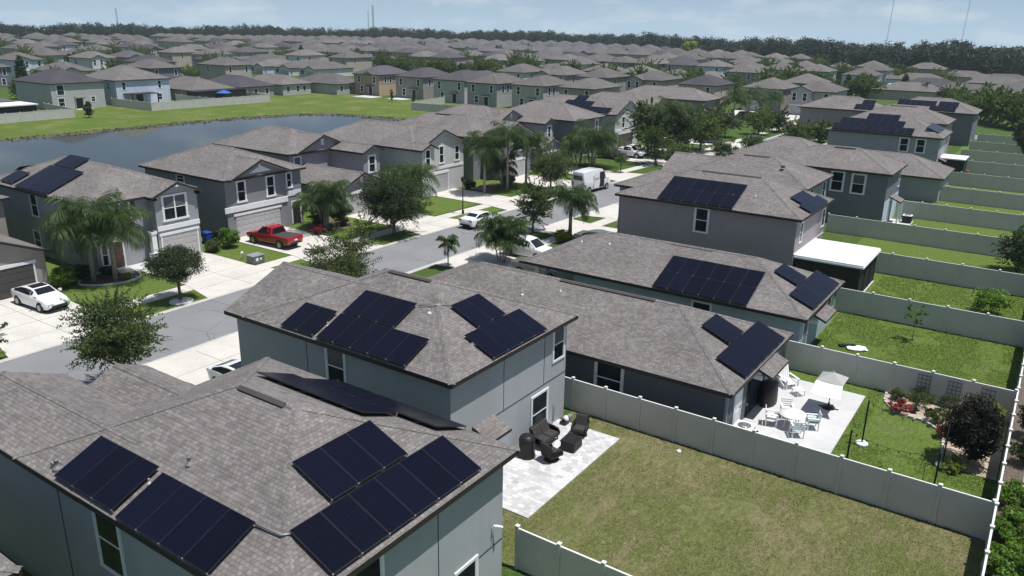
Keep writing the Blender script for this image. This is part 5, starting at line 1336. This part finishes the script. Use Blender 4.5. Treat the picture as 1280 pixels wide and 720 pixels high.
k = MB(); k.box(-177,-173.6,102.5,109.2,2.45,2.6); h.put('canopy', k, FASCIA); k = MB(); k.box(-173.9,-173.7,102.6,102.8,0,2.45); k.box(-173.9,-173.7,108.9,109.1,0,2.45); h.put('canopy_post', k, BLACK); h.door('+x',-177,106.4,1.8,2.1,DARK)
for y0,y1,xe,t,c in ((116.2,128.6,-171.4,'low taupe house behind the pool cage by the pond',TAUPE),(129.6,141.2,-171.6,'low house right of the pool cage, two windows to the pond',TAUPE),(143.4,153.8,-171.6,'low pale house left of the tan house lawn',PALEG),(155,166,-163.6,'long low sage house next to the tan two-storey house',SAGE)):
    b = [(xe-18,xe,y0,y1,2.8,'x','h','h')]
    h = House(t, b, [(xe-17.6,xe-.4,y0+.4,y1-.4,0,2.85)], c, SH_FAR, G)
    for a_ in (y0+2.2, y0+5.5, y1-2.6): h.win('+x', xe-.4, a_, .9, 1.3, 1.4, sill=False, blinds=False)
def nh(x0, x1, y0, label, wm, sh=SH_FAR, low=None, gable=False):
    b = [(x0,x1,y0,y0+14,5.5,'y','h','h')]
    if gable: b.append((x0+4,x0+8,y0-.4,y0+8,5.49,'y','g','n'))
    h = House(label, b, [(x0+.4,x1-.4,y0+.4,y0+13.6,0,5.55)], wm, sh, G)
    for q in (x0+2.2, x1-2): h.win('-y', y0+.4, q, 3.3, 1.1, 1.8, sill=False, blinds=False)
    h.win('-y', y0+.4, x0+3.2, .8, 1.2, 1.7, sill=False, blinds=False); h.door('-y', y0+.4, x1-3.5, 1.2, 2.1, DARK); h.leanto('-y', y0+.4, x1-4.8, x1-2.3, 2.4, .8)
    h.win('+x', x1-.4, y0+3, 3.3, 1.1, 1.8, sill=False, blinds=False); h.win('+x', x1-.4, y0+5, 3.3, 1.1, 1.8, sill=False, blinds=False)
    if low:
        k = MB(); fbox(k, '+x', x1-.4, y0+.5, y0+13.5, 0, 2.8, 0, .03); h.put('lower_wall', k, low)
    return h
nh(-163.2,-153.3,160.5,'tan two-storey house with a dark slate roof beside the bright lawn',TAN,SH_SLATE,stucco('sand_stucco',(.48,.37,.26)),True)
nh(-148.4,-138.2,161,'taupe two-storey house right of the tan one',TAUPE,SH_FAR,TAUPE)
nh(-134.2,-123.6,159.5,'grey-green two-storey house with the pale fence at its side',PALEG,SH_FAR,WHITEW)
nh(-121.9,-112.3,157.5,'sage green two-storey house in the middle of the pond end',GREENW,SH_FAR,SAGE)
nh(-110,-100.4,159.4,'pale taupe two-storey house rising behind the near roofs',SAGE,SH_FAR,BEIGE)
nh(-97.6,-88,160.5,'taupe house mostly hidden behind the near ridge line',TAUPE,SH_FAR,BEIGE)

# ================================================================= the rest of the development
def far_house(kind, wm, sh, wname):
    """one prototype of a kind, front towards -y, built round the origin"""
    W = 10.4
    if kind == 'two': bl = [(-W/2,W/2,-7,7,5.5,'y','h','h')]; z = 5.5
    elif kind == 'gable': bl = [(-W/2,W/2,-7,7,5.5,'y','h','h'), (-W/2+.3,.6,-8.2,0,5.49,'y','g','n')]; z = 5.5
    else: bl = [(-W/2,W/2,-9,9,2.8,'y','h','h'), (-.4,W/2-.2,-10.4,0,2.79,'y','g','n')]; z = 2.8
    ws = [(-W/2+.4,W/2-.4,bl[0][2]+.4,bl[0][3]-.4,0,z+.05)]
    if len(bl) > 1: q = bl[1]; ws.append((q[0]+.4,q[1]-.4,q[2]+.4,bl[0][2]+.4,0,z))
    h = House('far house', bl, ws, wm, sh, None, caps=False)
    f = ws[0][2]; bk = ws[0][3]
    gf = ws[1][2] if len(ws) > 1 else f
    if kind == 'low':
        h.garage('-y', gf, .6, 4.6, 2.1); h.win('-y', f, -3.0, .9, 1.6, 1.4, sill=False, blinds=False)
        for q in (-3, 0, 3.2): h.win('+y', bk, q, .9, 1.4, 1.4, sill=False, blinds=False)
        if wname in ('taupe', 'beige', 'off-white'):
            k = MB(); k.box(-4.4, .6, bk, bk+3.4, 2.45, 2.62); h.put('porch_roof', k, WHITE)
            k = MB(); k.box(-4.2, .4, bk, bk+3.2, .05, 2.45); h.put('porch_screen', k, SCREEN)
    else:
        for q in ((-3.6,-1.2) if kind == 'gable' else (-3,3)): h.win('-y', gf, q, 3.3, 1.1, 1.8, sill=False, blinds=False)
        if kind == 'gable': h.win('-y', f, 3.2, 3.4, 1.1, 1.7, sill=False, blinds=False)
        h.garage('-y', gf, -4.2, -.4, 2.15)
        for q in (-3, 3): h.win('+y', bk, q, 3.3, 1.1, 1.8, sill=False, blinds=False)
        h.win('+y', bk, -2.5, .8, 1.2, 1.7, sill=False, blinds=False); h.win('+y', bk, 2, .3, 1.8, 2.1, sill=False, blinds=False, name='patio_door')
        h.win('+x', W/2-.4, -2, 3.3, 1.1, 1.8, sill=False, blinds=False); h.win('-x', -W/2+.4, 2, 3.3, 1.1, 1.8, sill=False, blinds=False)
    return h.root
WALLS = (('taupe',TAUPE),('sage grey',SAGE),('beige',BEIGE),('off-white',WHITEW),('slate grey',DUSK),('pale blue',PALEB))
PROTO = {}
def proto(kind, wi, slate):
    k = (kind, wi, slate)
    if k not in PROTO: PROTO[k] = [far_house(kind, WALLS[wi][1], SH_SLATE if slate else SH_FAR, WALLS[wi][0]), False]
    return PROTO[k]
CAMP = V((0, 0, 19))
def edge(px_yaw):          # how far the houses reach, by bearing (radians, negative = left)
    d = math.degrees(px_yaw)
    pts = [(-75,690),(-58,705),(-47,705),(-34,690),(-28,620),(-22,500),(-14,425),(-4,375),(2,350)]
    for (a, ra), (b_, rb) in zip(pts, pts[1:]):
        if a <= d <= b_: return ra+(rb-ra)*(d-a)/(b_-a)
    return 340
hs = []
rr = random.Random(5)
def cand(x, y, rz, kind=None, wi=None):
    d = math.hypot(x, y); b = math.atan2(x, y)
    if math.degrees(b) < -71 or math.degrees(b) > 0.5 or d > edge(b): return
    hs.append((d, x, y, rz, kind, wi))
PX = lambda n: 12.19*n
# explicit ones seen best
for x, y, rz, kind, wi in ((-49.5,201,0,'gable',1),(-61.2,201.5,0,'two',0),(-77.2,200,0,'two',2),(-95,207,0,'gable',2),(-110,206,0,'two',0),(-124,207,0,'gable',1),(-139,208,0,'two',3),(-154,207,0,'low',0),
                           (-57,283,PI,'two',5),(-38,292,PI/2,'low',2),(-27,296,PI/2,'low',0),(-60,228,PI,'two',2),(-72,232,PI,'low',1)): cand(x, y, rz, kind, wi)
# rows across the view
def row(y, rz, x0, x1, kinds, gap=.06, seed=0):
    q = random.Random(seed); x = x0
    while x > x1:
        if q.random() > gap: cand(x+q.uniform(-.4,.4), y+q.uniform(-.8,.8), rz, q.choice(kinds), None)
        x -= 12.6
T2, MX, LO = ('two','two','gable'), ('two','gable','low'), ('low','low','two')
row(233, PI, -86, -150, LO, .12, 2)
row(207, 0, -224, -330, LO, .03, 1); row(233, PI, -238, -340, MX, .03, 6)
row(268, 0, -90, -330, ('low','low','two'), .03, 3)
row(296, PI, -74, -400, T2, .03, 4)
row(322, 0, -48, -420, MX, .05, 5)
row(352, PI, -30, -460, MX, .05, 6)
row(382, 0, -134, -520, T2, .04, 7)
row(412, PI, -62, -560, T2, .04, 8)
row(444, 0, -40, -600, T2, .03, 9)
row(476, PI, -150, -640, MX, .03, 10)
row(508, 0, -200, -640, T2, .03, 11)
row(540, PI, -260, -640, MX, .03, 12); row(572, 0, -300, -640, T2, .03, 13); row(604, PI, -330, -640, T2, .03, 14); row(380, 0, -530, -680, T2, .03, 15)
def colm(x, rz, y0, y1, kinds, gap=.06, seed=0):
    q = random.Random(seed); y = y0
    while y < y1:
        if q.random() > gap: cand(x+q.uniform(-.8,.8), y+q.uniform(-.4,.4), rz, q.choice(kinds), None)
        y += 12.6
colm(-221, PI/2, 62, 180, T2, .1, 21); colm(-249, -PI/2, 66, 186, LO, .08, 22); colm(-284, PI/2, 80, 190, MX, .05, 23)
colm(-312, -PI/2, 90, 190, LO, .1, 24); colm(-350, PI/2, 105, 345, T2, .05, 25); colm(-378, -PI/2, 112, 345, MX, .05, 26)
colm(-416, PI/2, 125, 345, LO, .05, 27); colm(-446, -PI/2, 135, 345, T2, .05, 28); colm(-484, PI/2, 145, 345, MX, .05, 29); colm(-514, -PI/2, 155, 345, T2, .05, 30)
colm(-552, PI/2, 165, 345, T2, .05, 31); colm(-582, -PI/2, 175, 345, MX, .05, 32); colm(-400, PI/2, 120, 345, LO, .3, 33); colm(-465, PI/2, 140, 345, T2, .3, 34); colm(-532, PI/2, 160, 345, T2, .3, 35); colm(-612, PI/2, 170, 345, T2, .05, 36); colm(-642, -PI/2, 190, 345, T2, .05, 37)
# right-hand side low terraces
for i, (x, y) in enumerate(((-39,262),(-26,268),(-14,276),(-22,322),(-10,306),(-33,330),(-46,322),(-9,338),(-21,345),(-36,360),(-48,352),(-4,356),(-16,372))): cand(x, y, PI/2 if i % 2 else -PI/2, 'low' if i < 10 else 'two', None)
hs.sort(key=lambda q: q[0])
keep = []
for q in hs:
    if all(abs(q[1]-w[1]) > 11 or abs(q[2]-w[2]) > 13 for w in keep): keep.append(q)
hs = keep
DARKSLATE = lambda x, y: 330 < y < 480 and -330 < x < -215
KL = {'two': 'two-storey', 'gable': 'gabled two-storey', 'low': 'low one-storey'}
def zone(x, y, d):
    b = math.degrees(math.atan2(x, y))
    w = 'far left' if b < -58 else 'left' if b < -46 else 'middle' if b < -33 else 'right' if b < -18 else 'far right'
    return '%s, %s' % ('in the nearer rows' if d < 300 else 'in the middle rows' if d < 430 else 'in the last rows before the woods', w)
print('kept', len(hs), sum(q[0]<450 for q in hs))
NIND = 275
for i, (d, x, y, rz, kind, wi) in enumerate(hs[:NIND]):
    kind = kind or 'two'; wi = rr.choices(range(6), (2,3,4,4,.6,1))[0] if wi is None else wi
    sl = DARKSLATE(x, y)
    p = proto(kind, wi, sl)
    lab = '%s %s house%s %s' % (KL[kind], WALLS[wi][0], ' with dark roof' if sl else '', zone(x, y, d))
    if not p[1]: o = p[0]; o.location = (x, y, 0); o.rotation_euler.z = rz; p[1] = True
    else: o = dup(p[0], (x, y, 0), rz)
    o['label'] = lab; o['group'] = 'grey-roofed houses of the estate beyond the pond'
rest = hs[NIND:]
if rest:
    mb, gb = MB(), MB()
    for d, x, y, rz, kind, wi in rest:
        z = 2.8 if kind == 'low' else 5.5; L = 7 if kind != 'low' else 9
        vx = (5.2, L) if abs(math.sin(rz)) < .5 else (L, 5.2)
        k0 = len(mb.f); roof_mesh(mb, gb, (x-vx[0],x+vx[0],y-vx[1],y+vx[1],z,'y' if vx[1] > vx[0] else 'x','h','h'), False)
        mb.mesh(*(lambda t: (t.v, t.f))((lambda t: (t.box(x-vx[0]+.4,x+vx[0]-.4,y-vx[1]+.4,y+vx[1]-.4,0,z), t)[1])(MB())), 3)
    o = mb.build('distant_houses', [SH_FAR, FASCIA, SOFFIT, TAUPE]); struct(o, 'stuff'); tag(o, 'grey roofs of the last crowded houses merging before the woods', 'distant houses')
print('far houses', len(hs))
# ---- trees among them
FT = []
for i, (rx, h_, cone, wisp) in enumerate(((2.6,6.2,.0,.2),(3.2,7.0,.1,.3),(1.7,7.5,.7,0),(3.6,6.0,.0,.3),(2.2,5.0,.1,.2))):
    t = thing('tree', 'tree', 'tree')
    mb, cs = crown_mb(300+i, rx, rx, h_*.08, h_, 70, 80, .25, cone=cone, wisp=wisp*.5); mb.build('crown', FARLEAF if i != 2 else DKOAK, t)
    trunk_mb(300+i, cs, h_*.2, .16).build('trunk', BARK, t); FT.append([t, False])
TN = ('rounded bright tree','broad loose tree','tall cone-shaped conifer','wide spreading tree','small round tree')
tr = random.Random(77); tcount = 0
def ftree(x, y, k=None, s=None):
    global tcount
    if any(abs(x-q[1]) < 7.5 and abs(y-q[2]) < 9.5 for q in hs): return
    k = tr.choices(range(5), (3,3,1,3,2))[0] if k is None else k
    s = tr.uniform(.7,1.15) if s is None else s
    d = math.hypot(x, y); p = FT[k]
    if not p[1]: o = p[0]; o.location = (x, y, 0); p[1] = True
    else: o = dup(p[0], (x, y, 0))
    o.rotation_euler.z = tr.uniform(0, 6.28); o.scale = (s, s, s*tr.uniform(.85,1.15))
    o['label'] = '%s %s of roofs' % (TN[k], zone(x, y, d)); o['group'] = 'trees among the far roofs'; tcount += 1
def belt(x0, y0, x1, y1, n, wob=6, ks=None):
    for i in range(n):
        t = (i+tr.random())/n; ftree(x0+(x1-x0)*t+tr.uniform(-wob,wob), y0+(y1-y0)*t+tr.uniform(-wob,wob), tr.choice(ks) if ks else None)
belt(-290,248,-92,247,34,5); belt(-230,276,-110,278,18,5); belt(-120,218,-60,220,10,4); belt(-72,236,-48,262,10,5,(2,2,0,1)); belt(-60,246,-46,270,7,5,(2,0))
belt(-235,60,-236,180,12,5); belt(-300,75,-298,190,26,7); belt(-330,100,-335,210,18,7); belt(-398,118,-400,260,26,8); belt(-465,140,-466,290,22,9); belt(-532,160,-534,300,16,9)
belt(-340,250,-420,330,22,12); belt(-150,306,-60,308,14,5); belt(-120,337,-40,338,12,5); belt(-60,312,-48,345,6,6); belt(-400,366,-200,367,22,6); belt(-200,398,-90,396,10,6); belt(-480,428,-250,428,18,6)
belt(-205,92,-212,110,3,3); belt(-290,240,-170,236,16,5)
print('far trees', tcount)
# ---- the wood behind everything
r = random.Random(31); mb = MB()
for i in range(2300):
    b = R(r.uniform(-76, 9)); e = edge(max(min(b, R(2)), R(-75)))
    dep = r.random()**1.5*190; d = e+24+dep
    x, y = d*math.sin(b), d*math.cos(b)
    hh = r.uniform(9.2,12.2)*(1+.10*math.sin(b*40)+.07*math.sin(b*97)+.05*math.sin(b*211)) + (1.2 if r.random() < .03 else 0) + (1.0 if dep > 60 else 0); w = r.uniform(3.5,6.5)
    wg = r.choice([(.75,.24,.01),(.5,.45,.05),(.3,.55,.15)])
    for k in range(7):
        dd = rdir(r); leaves(mb, r, (x+dd.x*w*.6, y+dd.y*w*.6, hh*.62+dd.z*hh*.3), w*.55, 19, .8, (1,1,.8), .5, None, wg)
    leaves(mb, r, (x, y, hh*.25), w*.7, 8, 1.5, (1,1,.9), .3, 0)
o = mb.build('woods', WOODLEAF); struct(o, 'stuff'); tag(o, 'dark continuous belt of woodland closing the horizon', 'woods')
# one yellow-flowering tree at the wood's edge
b = R(-22.3); e = edge(b)+18
tree('yellow-green tree standing out at the edge of the woods', e*math.sin(b), e*math.cos(b), 12, 15, 400, LIME, .1, 50, 40, .8)
# ---- grass blades on the nearest lawns
def blades(name, x0, x1, y0, y1, n, mats, hmin, hmax, seed, hole=()):
    q = random.Random(seed); mb = MB()
    for _ in range(n):
        x, y = q.uniform(x0,x1), q.uniform(y0,y1)
        if any(a < x < b_ and c < y < d for a, b_, c, d in hole): continue
        if noise.noise(V((x*.5,y*.5,3))) + .35*noise.noise(V((x*2,y*2,7))) < -.18 and q.random() < .8: continue
        t = q.uniform(0,6.28); hh = q.uniform(hmin,hmax); w = .018; dx, dy = math.cos(t), math.sin(t); ln = q.uniform(-.04,.04)
        mb.face([(x-dx*w,y-dy*w,.0),(x+dx*w,y+dy*w,.0),(x+dy*ln+dx*ln*.5,y-dx*ln,hh)], q.choices((0,1,2),(.12,.5,.38))[0])
    o = mb.build(name, mats); struct(o, 'stuff'); return o
GB = [leaf('blade_'+n_, c, .2, .5) for n_, c in (('dark',(.085,.10,.034)),('mid',(.13,.145,.05)),('straw',(.24,.215,.11)))]
GB2 = [leaf('blade_lush_'+n_, c, .2, .5) for n_, c in (('dark',(.055,.09,.018)),('mid',(.09,.14,.03)),('light',(.13,.18,.045)))]
tag(blades('grass', -18.1, .5, 20.6, 32.6, 80000, GB, .02, .05, 1, ((-18.4,-14.8,23.2,31.4),)), 'short patchy grass of the dry lawn', 'grass')
tag(blades('grass', -6.1, .5, 32.8, 44.7, 30000, GB2, .03, .07, 2, ((-5.4,.6,38,44.8),)), 'short green grass of the lawn with the light posts', 'grass')
tag(blades('grass', -10.6, .5, 45, 57.1, 40000, GB2, .03, .08, 3), 'bright grass of the lawn with the sapling', 'grass')
tag(blades('grass', -9.9, .5, 57.4, 69, 25000, GB2, .04, .09, 4), 'bright grass beside the white-roofed screen porch', 'grass')
# grass tufts along fence feet
q = random.Random(9); mb = MB()
for yy, x0 in ((YB[1]-.06,-17.5),(YB[2]-.06,-6),(YB[3]-.06,-10.5),(YB[4]-.06,-10),(YB[1]+.08,-6)):
    for _ in range(900):
        x = q.uniform(x0,.4); hh = q.uniform(.05,.2)*(.6+.6*noise.noise(V((x*1.3,yy,1)))); t = q.uniform(0,6.28); y = yy+q.uniform(-.07,.05)
        if hh > .03: mb.face([(x-.02*math.cos(t),y-.02*math.sin(t),0),(x+.02*math.cos(t),y+.02*math.sin(t),0),(x+q.uniform(-.06,.06),y-.05*q.random(),hh)], q.choice((0,1,1,2)))
tag(struct(mb.build('weeds', GB2), 'stuff'), 'uncut weeds along the feet of the fences', 'weeds')

# ================================================================= camera, light, sky, air
yaw, pit, rol, f = -0.596898583, 0.320259034, 0.0178809156, 994.724178
fw = V((math.sin(yaw)*math.cos(pit), math.cos(yaw)*math.cos(pit), -math.sin(pit))); rt = V((math.cos(yaw), -math.sin(yaw), 0)); up = rt.cross(fw)
r2 = rt*math.cos(rol)+up*math.sin(rol); u2 = up*math.cos(rol)-rt*math.sin(rol)
cam = bpy.data.cameras.new('camera'); co = bpy.data.objects.new('camera', cam); COL.objects.link(co)
cam.sensor_width = 36; cam.lens = f/1280*36; cam.clip_start = .1; cam.clip_end = 20000
co.matrix_world = Matrix(((r2.x,u2.x,-fw.x,0),(r2.y,u2.y,-fw.y,0),(r2.z,u2.z,-fw.z,19),(0,0,0,1)))
S.camera = co
SUN = V((1.15, .3, 4.0)).normalized()
sl = bpy.data.lights.new('sun', 'SUN'); sl.energy = 5.0; sl.angle = R(.53); sl.color = (1, .97, .93)
so = bpy.data.objects.new('sun', sl); COL.objects.link(so); so.rotation_euler = (-SUN).to_track_quat('-Z', 'Y').to_euler(); so.location = (0, 0, 60)
w = bpy.data.worlds.new('World'); S.world = w; w.use_nodes = True
nt = w.node_tree; bg = nt.nodes['Background']
sky = nt.nodes.new('ShaderNodeTexSky'); sky.sky_type = 'NISHITA'; sky.sun_disc = False
sky.sun_elevation = math.asin(SUN.z); sky.sun_rotation = math.atan2(SUN.x, SUN.y); sky.altitude = 0; sky.air_density = 1.0; sky.dust_density = .2; sky.ozone_density = 1.5
tc = nt.nodes.new('ShaderNodeTexCoord'); mp = nt.nodes.new('ShaderNodeMapping'); mp.inputs['Scale'].default_value = (3.2, 3.2, 11)
nt.links.new(tc.outputs['Generated'], mp.inputs['Vector'])
sm = nt.nodes.new('ShaderNodeMapping'); sm.inputs['Location'].default_value = (0, 0, .22); nt.links.new(tc.outputs['Generated'], sm.inputs['Vector']); nt.links.new(sm.outputs['Vector'], sky.inputs['Vector'])
nz = nt.nodes.new('ShaderNodeTexNoise'); nz.inputs['Scale'].default_value = 2.3; nz.inputs['Detail'].default_value = 7; nz.inputs['Roughness'].default_value = .58
nt.links.new(mp.outputs['Vector'], nz.inputs['Vector'])
rp = nt.nodes.new('ShaderNodeValToRGB'); rp.color_ramp.elements[0].position = .50; rp.color_ramp.elements[1].position = .72
rp.color_ramp.elements[0].color = (0,0,0,1); rp.color_ramp.elements[1].color = (.6,.6,.6,1); nt.links.new(nz.outputs['Fac'], rp.inputs['Fac'])
sx = nt.nodes.new('ShaderNodeSeparateXYZ'); nt.links.new(tc.outputs['Generated'], sx.inputs[0])
mr = nt.nodes.new('ShaderNodeMapRange'); mr.inputs['From Min'].default_value = 0; mr.inputs['From Max'].default_value = .11; mr.inputs['To Min'].default_value = .75; mr.inputs['To Max'].default_value = 0; nt.links.new(sx.outputs['Z'], mr.inputs['Value'])
hm_ = nt.nodes.new('ShaderNodeMix'); hm_.data_type = 'RGBA'; nt.links.new(mr.outputs[0], hm_.inputs[0]); nt.links.new(sky.outputs['Color'], hm_.inputs[6]); hm_.inputs[7].default_value = (6.1, 7.9, 9.3, 1)
mx = nt.nodes.new('ShaderNodeMix'); mx.data_type = 'RGBA'; nt.links.new(rp.outputs['Color'], mx.inputs[0]); nt.links.new(hm_.outputs[2], mx.inputs[6]); mx.inputs[7].default_value = (9.2, 9.7, 10.1, 1)
nt.links.new(mx.outputs[2], bg.inputs['Color']); bg.inputs['Strength'].default_value = .083
HAZE = 1
if HAZE:
    mb = MB(); mb.box(-1060, 460, -340, 1000, -1, 122); hm = bpy.data.materials.new('haze_air'); hm.use_nodes = True
    t = hm.node_tree; t.nodes.remove(t.nodes['Principled BSDF'])
    pv = t.nodes.new('ShaderNodeVolumePrincipled'); pv.inputs['Color'].default_value = (.80,.90,1,1); pv.inputs['Density'].default_value = .00016; pv.inputs['Anisotropy'].default_value = .2
    t.links.new(pv.outputs[0], t.nodes['Material Output'].inputs['Volume'])
    struct(mb.build('haze', hm), 'stuff')
S.render.engine = 'CYCLES'
S.cycles.use_denoising = True
S.cycles.max_bounces = 6; S.cycles.diffuse_bounces = 3; S.cycles.glossy_bounces = 3; S.cycles.transmission_bounces = 3; S.cycles.volume_bounces = 1; S.cycles.transparent_max_bounces = 6
vs_ = S.view_settings; vs_.view_transform = 'Standard'; vs_.look = 'None'; vs_.gamma = 1; vs_.exposure = 0.10; vs_.use_curve_mapping = False
